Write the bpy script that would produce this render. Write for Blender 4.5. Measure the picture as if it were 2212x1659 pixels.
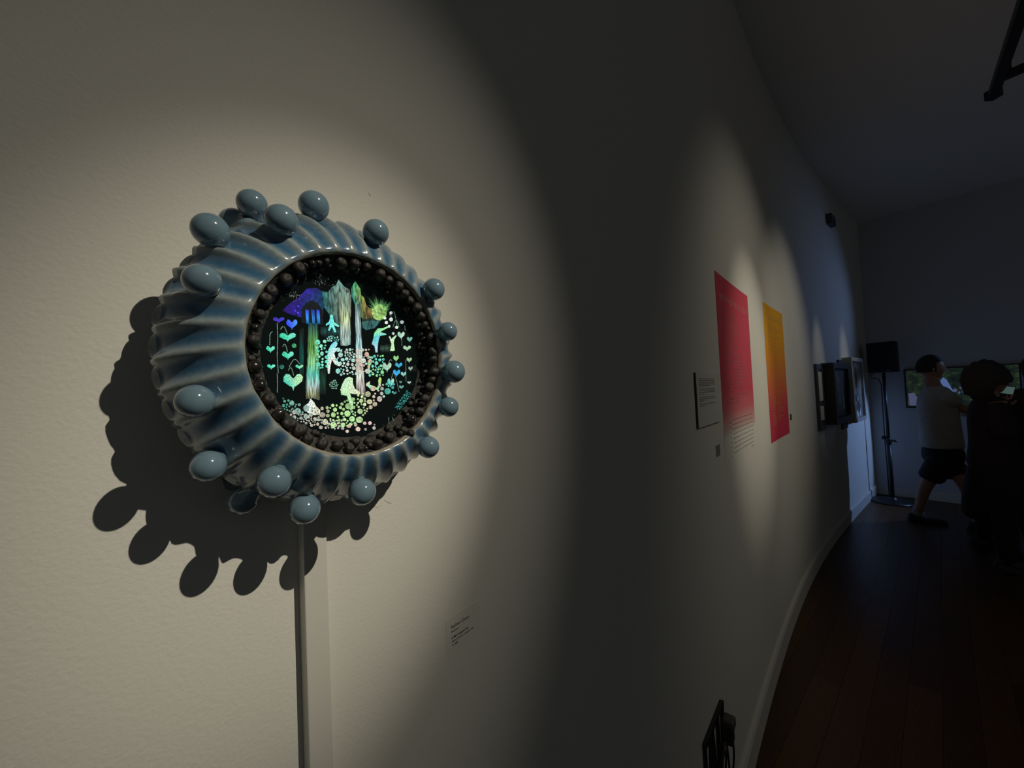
import bpy, bmesh, math, random
import numpy as np
from mathutils import Vector, Matrix

# ------------------------------------------------------------------ clear
for o in list(bpy.data.objects):
    bpy.data.objects.remove(o)
scene = bpy.context.scene
col = scene.collection
random.seed(7)

# ------------------------------------------------------------------ camera
W, H, F = 2212.0, 1659.0, 831.0          # frame and focal length in pixels
EYE = 1.55
RCW = np.array([[0.999025915629843, -0.044127314669635154, 0.0],
                [0.001284067888636082, 0.02907081719745508, 0.9995765297150235],
                [-0.044108628063116766, -0.9986028578406526, 0.029099162236574383]])
cd = bpy.data.cameras.new('camera')
cam = bpy.data.objects.new('camera', cd)
col.objects.link(cam)
cd.sensor_fit = 'HORIZONTAL'
cd.sensor_width = 36.0
cd.lens = F / W * 36.0
cd.clip_start = 0.02
m = Matrix.Identity(4)
for i in range(3):
    m[i][0] = RCW[i, 0]
    m[i][1] = -RCW[i, 1]
    m[i][2] = -RCW[i, 2]
m[0][3], m[1][3], m[2][3] = 0.0, 0.0, EYE
cam.matrix_world = m
scene.camera = cam

# ------------------------------------------------------------------ view, world
vs = scene.view_settings
vs.view_transform = 'Standard'
vs.look = 'None'
vs.exposure = 0.0
vs.gamma = 1.0
vs.use_curve_mapping = False
world = bpy.data.worlds.new('dim_gallery')
scene.world = world
world.use_nodes = True
bgn = world.node_tree.nodes['Background']
bgn.inputs['Color'].default_value = (0.92, 0.97, 1.0, 1)
bgn.inputs['Strength'].default_value = 0.058

# ------------------------------------------------------------------ wall curve in plan (x right, y forward)
S_ = np.arange(-5, 6.6, .01)
AN = np.interp(S_, [-5, -1.5, 0, .45, .95, 1.5, 2.3, 3.4, 4.6, 6], [40, 40, 41, 42, 43, 44.6, 47, 50, 51, 51.5])
AN = np.convolve(np.pad(AN, 30, mode='edge'), np.ones(61) / 61, 'valid')
TT = np.stack([np.sin(np.radians(AN)), np.cos(np.radians(AN))], 1)
PP = np.cumsum(TT * .01, 0)
PP = PP - PP[np.argmin(abs(S_))] + np.array([.892, 1.604])
CORNER_S = 5.45
CEIL = 3.72


def wpos(s):
    return np.array([np.interp(s, S_, PP[:, 0]), np.interp(s, S_, PP[:, 1])])


def wtan(s):
    a = math.radians(float(np.interp(s, S_, AN)))
    return np.array([math.sin(a), math.cos(a)])


def wp(s, z, off=0.0):
    p, t = wpos(s), wtan(s)
    return Vector((p[0] + t[1] * off, p[1] - t[0] * off, z))


def wframe(s, z=0.0, off=0.0):
    """matrix: local x along the wall (to the right), y up, z out of the wall"""
    t = wtan(s)
    p = wp(s, z, off)
    M = Matrix.Identity(4)
    for i, v in enumerate(((t[0], t[1], 0), (0, 0, 1), (t[1], -t[0], 0))):
        for k in range(3):
            M[k][i] = v[k]
    M[0][3], M[1][3], M[2][3] = p
    return M


def ray(x, y):
    r = RCW @ np.array([x - W / 2, y - H / 2, F]) / F
    return r / r[1]          # per metre forward


def pt(x, y, fwd):
    r = ray(x, y)
    return Vector((r[0] * fwd, fwd, EYE + r[2] * fwd))


def on_z(x, y, z):
    r = ray(x, y)
    k = (z - EYE) / r[2]
    return Vector((r[0] * k, k, z))


# ------------------------------------------------------------------ lights
def spot(name, loc, target, energy, color, size, blend, radius):
    l = bpy.data.lights.new(name, 'SPOT')
    l.energy = energy
    l.color = color
    l.spot_size = math.radians(size)
    l.spot_blend = blend
    l.shadow_soft_size = radius
    o = bpy.data.objects.new(name, l)
    col.objects.link(o)
    o.location = loc
    d = Vector(target) - Vector(loc)
    o.rotation_euler = d.to_track_quat('-Z', 'Y').to_euler()
    return o


SC_S, SC_Z = -1.647, EYE + 0.037             # sculpture centre on the wall
WARM = (1.0, 0.925, 0.76)
M0 = wframe(SC_S, SC_Z)
KEY = M0 @ (Vector((.228, .639, .735)).normalized() * 2.65)
AIM = wp(-1.645, 1.518)
spot('sculpture_spotlight', KEY, AIM, 158, WARM, 11.0, 1.0, 0.010)
spot('sculpture_spotlight_spill', KEY, AIM, 44, WARM, 21, 1.0, 0.010)
spot('poster_spotlight', wp(0.60, 3.45, 2.2), wp(.60, 1.60), 119, WARM, 26, 1.0, 0.03)
spot('poster_spotlight_spill', wp(0.60, 3.45, 2.2), wp(.60, 1.50), 35, WARM, 56, 1.0, 0.03)
spot('wall_spotlight', wp(1.90, 3.45, 2.2), wp(1.72, 1.68), 50, WARM, 44, 1.0, 0.03)
spot('print_spotlight', wp(2.9, 3.45, 1.0), wp(2.95, 1.68), 21, WARM, 19, 1.0, 0.03)
spot('frame_spotlight', wp(4.0, 3.45, 1.0), wp(4.15, 1.72), 21, WARM, 19, 1.0, 0.03)
_c, _t = wpos(CORNER_S), wtan(CORNER_S)
_e = _c + np.array([_t[1], -_t[0]]) * 1.95 - _t * .06
BLUE = (0.28, 0.48, 1.0)
spot('video_glow', (_e[0], _e[1], 1.75), wp(4.62, .70), 92, BLUE, 46, 0.45, 0.04)
spot('video_glow_upper', (_e[0], _e[1], 2.3), wp(3.7, 2.3), 30, BLUE, 58, 1.0, 0.08)

# ------------------------------------------------------------------ material helpers
MATS = {}


def mat(name, color=(.5, .5, .5), rough=.6, metal=0.0, spec=.5, bump=0.0, bscale=200.0, bdist=.001, coat=0.0,
        vary=0.0, vscale=8.0, emit=None, estr=0.0, stretch=None):
    if name in MATS:
        return MATS[name]
    mt = bpy.data.materials.new(name)
    mt.use_nodes = True
    nt = mt.node_tree
    b = nt.nodes['Principled BSDF']
    b.inputs['Base Color'].default_value = (*color, 1)
    b.inputs['Roughness'].default_value = rough
    b.inputs['Metallic'].default_value = metal
    b.inputs['Specular IOR Level'].default_value = spec
    b.inputs['Coat Weight'].default_value = coat
    b.inputs['Coat Roughness'].default_value = .04
    tc = nt.nodes.new('ShaderNodeTexCoord')
    src = tc.outputs['Object']
    if stretch:
        mp = nt.nodes.new('ShaderNodeMapping')
        mp.inputs['Scale'].default_value = stretch
        nt.links.new(src, mp.inputs['Vector'])
        src = mp.outputs['Vector']
    if vary:
        n = nt.nodes.new('ShaderNodeTexNoise')
        n.inputs['Scale'].default_value = vscale
        n.inputs['Detail'].default_value = 5
        nt.links.new(src, n.inputs['Vector'])
        r = nt.nodes.new('ShaderNodeValToRGB')
        r.color_ramp.elements[0].position = .3
        r.color_ramp.elements[1].position = .7
        r.color_ramp.elements[0].color = (*[c * (1 - vary) for c in color], 1)
        r.color_ramp.elements[1].color = (*[min(1, c * (1 + vary)) for c in color], 1)
        nt.links.new(n.outputs['Fac'], r.inputs['Fac'])
        nt.links.new(r.outputs['Color'], b.inputs['Base Color'])
    if bump:
        n = nt.nodes.new('ShaderNodeTexNoise')
        n.inputs['Scale'].default_value = bscale
        n.inputs['Detail'].default_value = 4
        nt.links.new(src, n.inputs['Vector'])
        bp = nt.nodes.new('ShaderNodeBump')
        bp.inputs['Strength'].default_value = bump
        bp.inputs['Distance'].default_value = bdist
        nt.links.new(n.outputs['Fac'], bp.inputs['Height'])
        nt.links.new(bp.outputs['Normal'], b.inputs['Normal'])
    if emit:
        b.inputs['Emission Color'].default_value = (*emit, 1)
        b.inputs['Emission Strength'].default_value = estr
    MATS[name] = mt
    return mt


def ramp_mat(name, stops, axis='Y', lo=0., hi=1., rough=.5):
    """print whose ink runs through colour stops along one object axis"""
    mt = bpy.data.materials.new(name)
    mt.use_nodes = True
    nt = mt.node_tree
    b = nt.nodes['Principled BSDF']
    b.inputs['Roughness'].default_value = .8
    b.inputs['Specular IOR Level'].default_value = .1
    tc = nt.nodes.new('ShaderNodeTexCoord')
    sp = nt.nodes.new('ShaderNodeSeparateXYZ')
    nt.links.new(tc.outputs['Object'], sp.inputs['Vector'])
    mr = nt.nodes.new('ShaderNodeMapRange')
    mr.inputs['From Min'].default_value = lo
    mr.inputs['From Max'].default_value = hi
    nt.links.new(sp.outputs[axis], mr.inputs['Value'])
    r = nt.nodes.new('ShaderNodeValToRGB')
    el = r.color_ramp.elements
    while len(el) < len(stops):
        el.new(.5)
    for e, (p, c) in zip(el, stops):
        e.position = p
        e.color = (*c, 1)
    nt.links.new(mr.outputs['Result'], r.inputs['Fac'])
    nt.links.new(r.outputs['Color'], b.inputs['Base Color'])
    return mt


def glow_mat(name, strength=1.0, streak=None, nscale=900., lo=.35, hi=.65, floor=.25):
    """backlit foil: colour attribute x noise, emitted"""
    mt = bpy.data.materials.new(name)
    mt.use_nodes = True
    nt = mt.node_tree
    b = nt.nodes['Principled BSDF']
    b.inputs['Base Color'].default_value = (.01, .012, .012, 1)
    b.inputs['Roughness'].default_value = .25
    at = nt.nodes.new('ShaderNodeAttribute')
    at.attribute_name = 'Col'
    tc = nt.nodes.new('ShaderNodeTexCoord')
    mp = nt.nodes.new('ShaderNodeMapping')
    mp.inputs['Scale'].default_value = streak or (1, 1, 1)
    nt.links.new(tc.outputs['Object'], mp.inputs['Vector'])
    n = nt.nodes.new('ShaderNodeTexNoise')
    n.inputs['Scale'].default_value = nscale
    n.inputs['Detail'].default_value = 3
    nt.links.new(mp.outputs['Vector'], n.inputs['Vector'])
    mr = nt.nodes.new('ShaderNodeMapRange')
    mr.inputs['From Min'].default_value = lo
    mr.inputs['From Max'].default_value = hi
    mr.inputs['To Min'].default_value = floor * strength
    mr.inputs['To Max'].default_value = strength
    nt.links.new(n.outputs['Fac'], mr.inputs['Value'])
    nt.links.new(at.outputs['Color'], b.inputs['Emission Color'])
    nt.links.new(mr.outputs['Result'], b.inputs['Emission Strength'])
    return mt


def glaze_mat():
    mt = bpy.data.materials.new('blue_glaze')
    mt.use_nodes = True
    nt = mt.node_tree
    b = nt.nodes['Principled BSDF']
    b.inputs['Roughness'].default_value = .22
    b.inputs['Coat Weight'].default_value = .5
    b.inputs['Coat Roughness'].default_value = .06
    at = nt.nodes.new('ShaderNodeAttribute')
    at.attribute_name = 'Col'
    tc = nt.nodes.new('ShaderNodeTexCoord')
    n = nt.nodes.new('ShaderNodeTexNoise')
    n.inputs['Scale'].default_value = 260
    n.inputs['Detail'].default_value = 6
    nt.links.new(tc.outputs['Object'], n.inputs['Vector'])
    mr = nt.nodes.new('ShaderNodeMapRange')
    mr.inputs['To Min'].default_value = .86
    mr.inputs['To Max'].default_value = 1.14
    mr.inputs['From Min'].default_value = .3
    mr.inputs['From Max'].default_value = .7
    nt.links.new(n.outputs['Fac'], mr.inputs['Value'])
    mx = nt.nodes.new('ShaderNodeVectorMath')
    mx.operation = 'SCALE'
    nt.links.new(at.outputs['Color'], mx.inputs[0])
    nt.links.new(mr.outputs['Result'], mx.inputs['Scale'])
    nt.links.new(mx.outputs['Vector'], b.inputs['Base Color'])
    return mt


# ------------------------------------------------------------------ object helpers
def tag(o, label=None, cat=None, group=None, kind=None):
    if label:
        o['label'] = label
    if cat:
        o['category'] = cat
    if group:
        o['group'] = group
    if kind:
        o['kind'] = kind
    return o


def empty(name, M=None):
    o = bpy.data.objects.new(name, None)
    o.empty_display_size = .05
    col.objects.link(o)
    if M is not None:
        o.matrix_world = M
    return o


def mesh_obj(name, me, material, parent=None, M=None, smooth=False):
    o = bpy.data.objects.new(name, me)
    col.objects.link(o)
    if material is not None and not me.materials:
        me.materials.append(material)
    if smooth:
        for p in me.polygons:
            p.use_smooth = True
    if parent is not None:
        o.parent = parent
    if M is not None:
        o.matrix_local = M if parent is not None else M
        if parent is None:
            o.matrix_world = M
    return o


def bm_obj(name, bm, material, parent=None, M=None, smooth=False):
    me = bpy.data.meshes.new(name)
    bmesh.ops.recalc_face_normals(bm, faces=bm.faces)
    bm.to_mesh(me)
    bm.free()
    return mesh_obj(name, me, material, parent, M, smooth)


def add_box(bm, x0, x1, y0, y1, z0, z1, bevel=0.0, seg=2):
    M = Matrix.Translation(((x0 + x1) / 2, (y0 + y1) / 2, (z0 + z1) / 2)) @ Matrix.Diagonal((abs(x1 - x0), abs(y1 - y0), abs(z1 - z0), 1))
    r = bmesh.ops.create_cube(bm, size=1, matrix=M)
    if bevel:
        es = list({e for v in r['verts'] for e in v.link_edges})
        bmesh.ops.bevel(bm, geom=es, offset=bevel, segments=seg, affect='EDGES', profile=.5)
    return r


def box(name, dims, material, parent=None, M=None, bevel=0.0, seg=2, smooth=False):
    bm = bmesh.new()
    add_box(bm, *dims, bevel=bevel, seg=seg)
    return bm_obj(name, bm, material, parent, M, smooth)


def add_tube(bm, pts, rad, seg=10, cap=True):
    pts = [Vector(p) for p in pts]
    rads = rad if isinstance(rad, (list, tuple)) else [rad] * len(pts)
    rings = []
    up = Vector((0, 0, 1))
    for i, p in enumerate(pts):
        d = (pts[min(i + 1, len(pts) - 1)] - pts[max(i - 1, 0)]).normalized()
        a = d.cross(up)
        if a.length < 1e-3:
            a = d.cross(Vector((1, 0, 0)))
        a.normalize()
        b = d.cross(a).normalized()
        rings.append([bm.verts.new(p + (a * math.cos(t) + b * math.sin(t)) * rads[i]) for t in [2 * math.pi * k / seg for k in range(seg)]])
    for r0, r1 in zip(rings, rings[1:]):
        for k in range(seg):
            bm.faces.new((r0[k], r0[(k + 1) % seg], r1[(k + 1) % seg], r1[k]))
    if cap:
        bm.faces.new(rings[0][::-1])
        bm.faces.new(rings[-1])


def tube(name, pts, rad, material, parent=None, M=None, seg=10):
    bm = bmesh.new()
    add_tube(bm, pts, rad, seg)
    return bm_obj(name, bm, material, parent, M, True)


def add_lathe(bm, prof, seg=24, M=None):
    """prof: (radius, z) pairs around local z"""
    M = M or Matrix.Identity(4)
    rings = []
    for r, z in prof:
        if r < 1e-6:
            rings.append([bm.verts.new(M @ Vector((0, 0, z)))])
        else:
            rings.append([bm.verts.new(M @ Vector((r * math.cos(t), r * math.sin(t), z))) for t in [2 * math.pi * k / seg for k in range(seg)]])
    for a, b in zip(rings, rings[1:]):
        for k in range(seg):
            k2 = (k + 1) % seg
            if len(a) == 1 and len(b) == 1:
                continue
            if len(a) == 1:
                bm.faces.new((a[0], b[k], b[k2]))
            elif len(b) == 1:
                bm.faces.new((a[k], b[0], a[k2]))
            else:
                bm.faces.new((a[k], a[k2], b[k2], b[k]))


def slab_poly(bm, pts2, z0, z1):
    a = [bm.verts.new((x, y, z0)) for x, y in pts2]
    b = [bm.verts.new((x, y, z1)) for x, y in pts2]
    bm.faces.new(a)
    bm.faces.new(b)
    n = len(a)
    for i in range(n):
        bm.faces.new((a[i], a[(i + 1) % n], b[(i + 1) % n], b[i]))


# ------------------------------------------------------------------ base materials
m_wall = mat('wall_paint', (.70, .68, .615), .75, spec=.25, bump=.40, bscale=330, bdist=.0008)
m_wall_end = mat('end_wall_paint', (.50, .52, .56), .75, spec=.25, bump=.3, bscale=120, bdist=.001)
m_ceil = mat('ceiling_paint', (.88, .88, .88), .85, spec=.2)
m_base = mat('baseboard_paint', (.62, .60, .55), .5)
m_sub = mat('sub_floor', (.03, .02, .015), .8)
m_black = mat('black_plastic', (.012, .012, .014), .45)
m_blackm = mat('black_metal', (.014, .014, .016), .4, spec=.5)
m_white_plastic = mat('white_plastic', (.66, .64, .58), .4)
m_ink = mat('black_ink', (.015, .014, .012), .6)
m_grey_ink = mat('grey_ink', (.16, .15, .13), .7)
m_white_ink = mat('pale_ink', (.66, .21, .23), .8, spec=.1)
m_card = mat('white_card', (.72, .70, .64), .6)
m_clear = mat('label_card', (.685, .665, .60), .6)

# ------------------------------------------------------------------ structure
EN = wtan(CORNER_S)
EDIR = np.array([EN[1], -EN[0]])            # direction of the end wall, into the room
CPT = wpos(CORNER_S)


def wall_left():
    bm = bmesh.new()
    ss = list(np.arange(-4.6, CORNER_S, .08)) + [CORNER_S + .12]
    F0 = []
    for s in ss:
        F0.append([bm.verts.new(wp(s, -.02, 0)), bm.verts.new(wp(s, CEIL + .02, 0)), bm.verts.new(wp(s, CEIL + .02, -.12)), bm.verts.new(wp(s, -.02, -.12))])
    for a, b in zip(F0, F0[1:]):
        for k in range(4):
            bm.faces.new((a[k], a[(k + 1) % 4], b[(k + 1) % 4], b[k]))
    bm.faces.new(F0[0])
    bm.faces.new(F0[-1])
    o = bm_obj('wall_left', bm, m_wall)
    for p in o.data.polygons:
        p.use_smooth = True
    for e in o.data.edges:
        v0, v1 = (o.data.vertices[i].co for i in e.vertices)
        if abs(v0.z - v1.z) < .01:
            e.use_edge_sharp = True
    return o


def set_sharp(o, ang=40):
    try:
        o.data.set_sharp_from_angle(angle=math.radians(ang))
    except Exception:
        pass


wl = wall_left()
set_sharp(wl)
tag(wl, 'long gently curving warm white gallery wall with rolled paint texture', None, None, 'structure')


def erow(u, back=0.0):
    return CPT + EDIR * u + EN * back


bm = bmesh.new()
q = [erow(-.1), erow(7.0), erow(7.0, .12), erow(-.1, .12)]
slab_poly(bm, [tuple(p) for p in q], -.02, CEIL + .02)
tag(bm_obj('wall_end', bm, m_wall_end), 'dim blue-grey wall across the far end of the gallery', None, None, 'structure')

bm = bmesh.new()
slab_poly(bm, [(-5, -3.5), (9.5, -3.5), (9.5, 6.5), (-5, 6.5)], CEIL, CEIL + .1)
tag(bm_obj('ceiling', bm, m_ceil), 'dark unlit ceiling above the gallery', None, None, 'structure')

# floor: slab plus planks that run along the wall
bm = bmesh.new()
slab_poly(bm, [(-5, -3.5), (9.5, -3.5), (9.5, 6.5), (-5, 6.5)], -.08, -.012)
floor = tag(bm_obj('floor', bm, m_sub), 'dark brown wooden strip floor', None, None, 'structure')


def plank_mats():
    out = []
    for i, c in enumerate([(.058, .026, .009), (.068, .030, .010), (.048, .022, .009), (.080, .036, .012)]):
        out.append(mat('floor_wood_%d' % i, c, .38, spec=.4, vary=.25, vscale=6, stretch=(30, 3, 1), bump=.15, bscale=20, bdist=.0005))
    return out


PL = plank_mats()
PW, PLN = .115, 1.15
pm = []
for k in range(4):
    bm = bmesh.new()
    add_box(bm, -PW / 2 + .0006, PW / 2 - .0006, -PLN / 2 + .0006, PLN / 2 - .0006, -.012, 0)
    me = bpy.data.meshes.new('plank')
    bm.to_mesh(me)
    bm.free()
    me.materials.append(PL[k])
    pm.append(me)
pa = math.radians(48)
pdir = Vector((math.sin(pa), math.cos(pa), 0))
pnor = Vector((math.cos(pa), -math.sin(pa), 0))
prnd = random.Random(3)
npl = 0
wallxy = [wp(s, 0) for s in np.arange(-3, CORNER_S, .1)]
for i in range(-8, 26):
    off = prnd.random() * PLN
    for j in range(-2, 9):
        c = Vector((.35, .95, 0)) + pnor * (i * PW) + pdir * (j * PLN + off - PLN)
        # keep the planks of the floor in view, clear of the walls
        best = min(range(len(wallxy)), key=lambda k: (wallxy[k] - c).length_squared)
        s = -3 + best * .1
        t = wtan(s)
        d = (c.x - wallxy[best].x) * t[1] - (c.y - wallxy[best].y) * t[0]
        ed = (Vector((CPT[0], CPT[1], 0)) - c).dot(Vector((EN[0], EN[1], 0)))
        if d < -.085 or ed < -.6 or c.y < .5 or c.x > 1.5 * c.y + 1.3 or c.length > 7.2:
            continue
        o = bpy.data.objects.new('plank', pm[prnd.randrange(4)])
        col.objects.link(o)
        o.parent = floor
        o.location = c + Vector((0, 0, prnd.uniform(-.0006, 0)))
        o.rotation_euler = (0, 0, -pa)
        npl += 1


def strip_along(name, s0, s1, prof, material, step=.12, parent=None):
    """prof: list of (off, z) closed outline swept along the wall"""
    bm = bmesh.new()
    ss = list(np.arange(s0, s1, step)) + [s1]
    rings = [[bm.verts.new(wp(s, z, o)) for o, z in prof] for s in ss]
    n = len(prof)
    for a, b in zip(rings, rings[1:]):
        for k in range(n):
            bm.faces.new((a[k], a[(k + 1) % n], b[(k + 1) % n], b[k]))
    bm.faces.new(rings[0])
    bm.faces.new(rings[-1])
    return bm_obj(name, bm, material, parent)


bb = strip_along('baseboard_left', -4.6, CORNER_S, [(-.01, 0), (.018, 0), (.018, .105), (.012, .118), (.006, .122), (-.01, .122)], m_base)
tag(bb, 'painted baseboard along the foot of the curving wall', None, None, 'structure')
bm = bmesh.new()
q = [erow(.02, -.016), erow(6.9, -.016), erow(6.9, .01), erow(.02, .01)]
slab_poly(bm, [tuple(p) for p in q], 0, .10)
tag(bm_obj('baseboard_end', bm, m_base), 'low baseboard along the far end wall', None, None, 'structure')

# ------------------------------------------------------------------ SCULPTURE
root = empty('ceramic_wall_sculpture', M0)
tag(root, 'round fluted blue ceramic wall sculpture with bulbs around a glowing picture', 'sculpture')
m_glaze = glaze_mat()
m_bulb = mat('bulb_glaze', (.145, .225, .28), .12, spec=.6, coat=.6, vary=.12, vscale=70)
m_clay = mat('black_clay', (.040, .036, .032), .7, bump=1.0, bscale=380, bdist=.0025, vary=.4, vscale=160)
m_bead = mat('bead_clay', (.024, .021, .019), .34, spec=.5, bump=.35, bscale=500, bdist=.0006, vary=.35, vscale=90)
m_bead2 = mat('bead_clay_shiny', (.018, .016, .015), .2, spec=.6)

PROF = [(.0772, .0772), (.0780, .0798), (.0795, .0810), (.0815, .0808), (.0850, .0795), (.0895, .0770), (.0945, .0735), (.0995, .0690), (.1040, .0640),
        (.1080, .0585), (.1115, .0528), (.1142, .0475), (.1160, .0432), (.1166, .0415)]
INNER = [(.1142, .0418), (.1118, .0455), (.1070, .0540), (.1000, .0630)]
NFL = 40


def flute_phase(a):
    # wider flutes on the left of the piece, narrower to the right
    return NFL * (a + .10 * math.sin(a - .15)) + .6


def ridge(a):
    c = math.cos(flute_phase(a))
    return (math.exp(1.1 * (c - 1)) - math.exp(-2.2)) / (1 - math.exp(-2.2))


def wob(a, k):
    return .6 * math.sin(3 * a + k) + .4 * math.sin(7 * a + 2.1 * k) + .3 * math.sin(11 * a + k * 3.3)


def body():
    bm = bmesh.new()
    cl = bm.verts.layers.float_color.new('Col')
    NU = NFL * 12
    L = len(PROF)
    rows = []
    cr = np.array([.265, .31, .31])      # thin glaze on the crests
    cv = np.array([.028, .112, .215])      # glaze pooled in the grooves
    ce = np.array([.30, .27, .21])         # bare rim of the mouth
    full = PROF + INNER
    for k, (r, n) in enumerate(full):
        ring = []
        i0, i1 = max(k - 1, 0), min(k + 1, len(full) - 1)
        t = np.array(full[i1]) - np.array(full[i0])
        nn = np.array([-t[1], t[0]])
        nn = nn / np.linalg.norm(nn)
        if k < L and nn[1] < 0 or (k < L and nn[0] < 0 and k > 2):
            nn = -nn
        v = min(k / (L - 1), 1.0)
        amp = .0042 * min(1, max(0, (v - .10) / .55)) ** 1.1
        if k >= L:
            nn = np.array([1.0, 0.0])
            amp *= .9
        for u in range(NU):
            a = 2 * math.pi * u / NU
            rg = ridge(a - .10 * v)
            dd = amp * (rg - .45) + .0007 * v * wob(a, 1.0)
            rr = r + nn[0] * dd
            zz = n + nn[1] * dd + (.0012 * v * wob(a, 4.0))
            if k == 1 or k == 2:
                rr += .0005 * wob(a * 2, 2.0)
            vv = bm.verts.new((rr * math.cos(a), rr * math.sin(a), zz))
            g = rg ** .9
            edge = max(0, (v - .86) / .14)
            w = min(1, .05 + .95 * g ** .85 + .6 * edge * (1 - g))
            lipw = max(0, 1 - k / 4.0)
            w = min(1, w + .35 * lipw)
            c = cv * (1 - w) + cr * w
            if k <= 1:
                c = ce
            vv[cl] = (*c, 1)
            ring.append(vv)
        rows.append(ring)
    for a, b in zip(rows, rows[1:]):
        for u in range(NU):
            bm.faces.new((a[u], a[(u + 1) % NU], b[(u + 1) % NU], b[u]))
    return bm_obj('fluted_body', bm, m_glaze, root, Matrix.Identity(4), True)


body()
# stub that carries the body off the wall
bm = bmesh.new()
add_lathe(bm, [(.0, .0), (.062, .0), (.062, .045), (.075, .060), (.0, .060)], 48)
bm_obj('wall_mount', bm, m_clay, root, Matrix.Identity(4), False)


def bank():
    bm = bmesh.new()
    NU = 220
    prof = [(.0776, .0772), (.0762, .0748), (.0742, .0722), (.0725, .0696), (.0708, .0676), (.0690, .0660), (.0672, .0648), (.0655, .0638), (.0640, .0624)]
    rows = []
    rr_ = random.Random(5)
    for k, (r, n) in enumerate(prof):
        ring = []
        for u in range(NU):
            a = 2 * math.pi * u / NU
            j = .0009 * (rr_.random() - .5) + .0009 * math.sin(9 * a + k) + .0006 * math.sin(23 * a + 2 * k)
            e = 0 if k == 0 else 1
            ring.append(bm.verts.new(((r + j * e) * math.cos(a), (r + j * e) * math.sin(a), n + j * e)))
        rows.append(ring)
    for a, b in zip(rows, rows[1:]):
        for u in range(NU):
            bm.faces.new((a[u], a[(u + 1) % NU], b[(u + 1) % NU], b[u]))
    return bm_obj('clay_bank', bm, m_clay, root, Matrix.Identity(4), True)


bank()
# beads: a few shared lumpy shapes
bead_me = []
for k in range(5):
    bm = bmesh.new()
    bmesh.ops.create_icosphere(bm, subdivisions=2, radius=1)
    rb = random.Random(40 + k)
    ph = [rb.random() * 6 for _ in range(3)]
    for v in bm.verts:
        v.co *= 1 + .07 * math.sin(3 * v.co.x + ph[0]) + .06 * math.sin(4 * v.co.y + ph[1]) + .05 * math.sin(5 * v.co.z + ph[2])
    me = bpy.data.meshes.new('bead')
    bm.to_mesh(me)
    bm.free()
    me.materials.append(m_bead if k < 4 else m_bead2)
    for p in me.polygons:
        p.use_smooth = True
    bead_me.append(me)
rb = random.Random(11)


def bead(a, r, n, sz):
    o = bpy.data.objects.new('bead', bead_me[rb.choice([0, 1, 2, 3, 0, 1, 4])])
    col.objects.link(o)
    o.parent = root
    o.location = (r * math.cos(a), r * math.sin(a), n)
    o.rotation_euler = (rb.random() * 6, rb.random() * 6, rb.random() * 6)
    k = rb.uniform(.85, 1.15)
    o.scale = (sz * k, sz, sz / k)


a = 0.0
while a < 2 * math.pi - .03:
    left = .5 - .5 * math.cos(a)            # 1 on the left of the ring
    sz = rb.choice([rb.uniform(.0020, .0030), rb.uniform(.0034, .0048), rb.uniform(.0038, .0054)])
    bead(a, .0742 - sz * .25 + rb.uniform(-.0014, .0006), .0738 + sz * .25 + rb.uniform(-.0014, .0012), sz)
    a += (sz * 2.0 / .0738) * rb.uniform(.82, 1.10 + .5 * left)
a = .05
while a < 2 * math.pi - .02:
    left = .5 - .5 * math.cos(a)
    sz = rb.choice([rb.uniform(.0018, .0028), rb.uniform(.0028, .0044)])
    bead(a, .0698 + rb.uniform(-.0012, .0012), .0680 + rb.uniform(-.0006, .001), sz)
    a += (sz * 2.0 / .0688) * rb.uniform(.85, 1.25 + 2.0 * left)
for k in range(20):
    a = rb.uniform(-.9, 1.3) if k < 12 else rb.uniform(3.9, 5.6)
    bead(a, .0668 + rb.uniform(-.0008, .001), .0656, rb.uniform(.0018, .0030))
bead(-1.0, .0785, .0795, .0034)

# bulbs: ray through each seen bulb, seated on the fluted body
Minv = M0.inverted()
cam_l = Minv @ Vector((0, 0, EYE))


def lray(x, y):
    r = ray(x, y)
    return (Minv.to_3x3() @ Vector(r)).normalized()


POLY = [np.array(p) for p in PROF] + [np.array((.1145, .039))]


def body_dist(p):
    q = np.array([math.hypot(p.x, p.y), p.z])
    best, bp = 1e9, None
    for a, b in zip(POLY, POLY[1:]):
        t = np.clip((q - a) @ (b - a) / ((b - a) @ (b - a)), 0, 1)
        c = a + (b - a) * t
        d = np.linalg.norm(q - c)
        if d < best:
            best, bp = d, c
    ang = math.atan2(p.y, p.x)
    return best, Vector((bp[0] * math.cos(ang), bp[0] * math.sin(ang), bp[1]))


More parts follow.
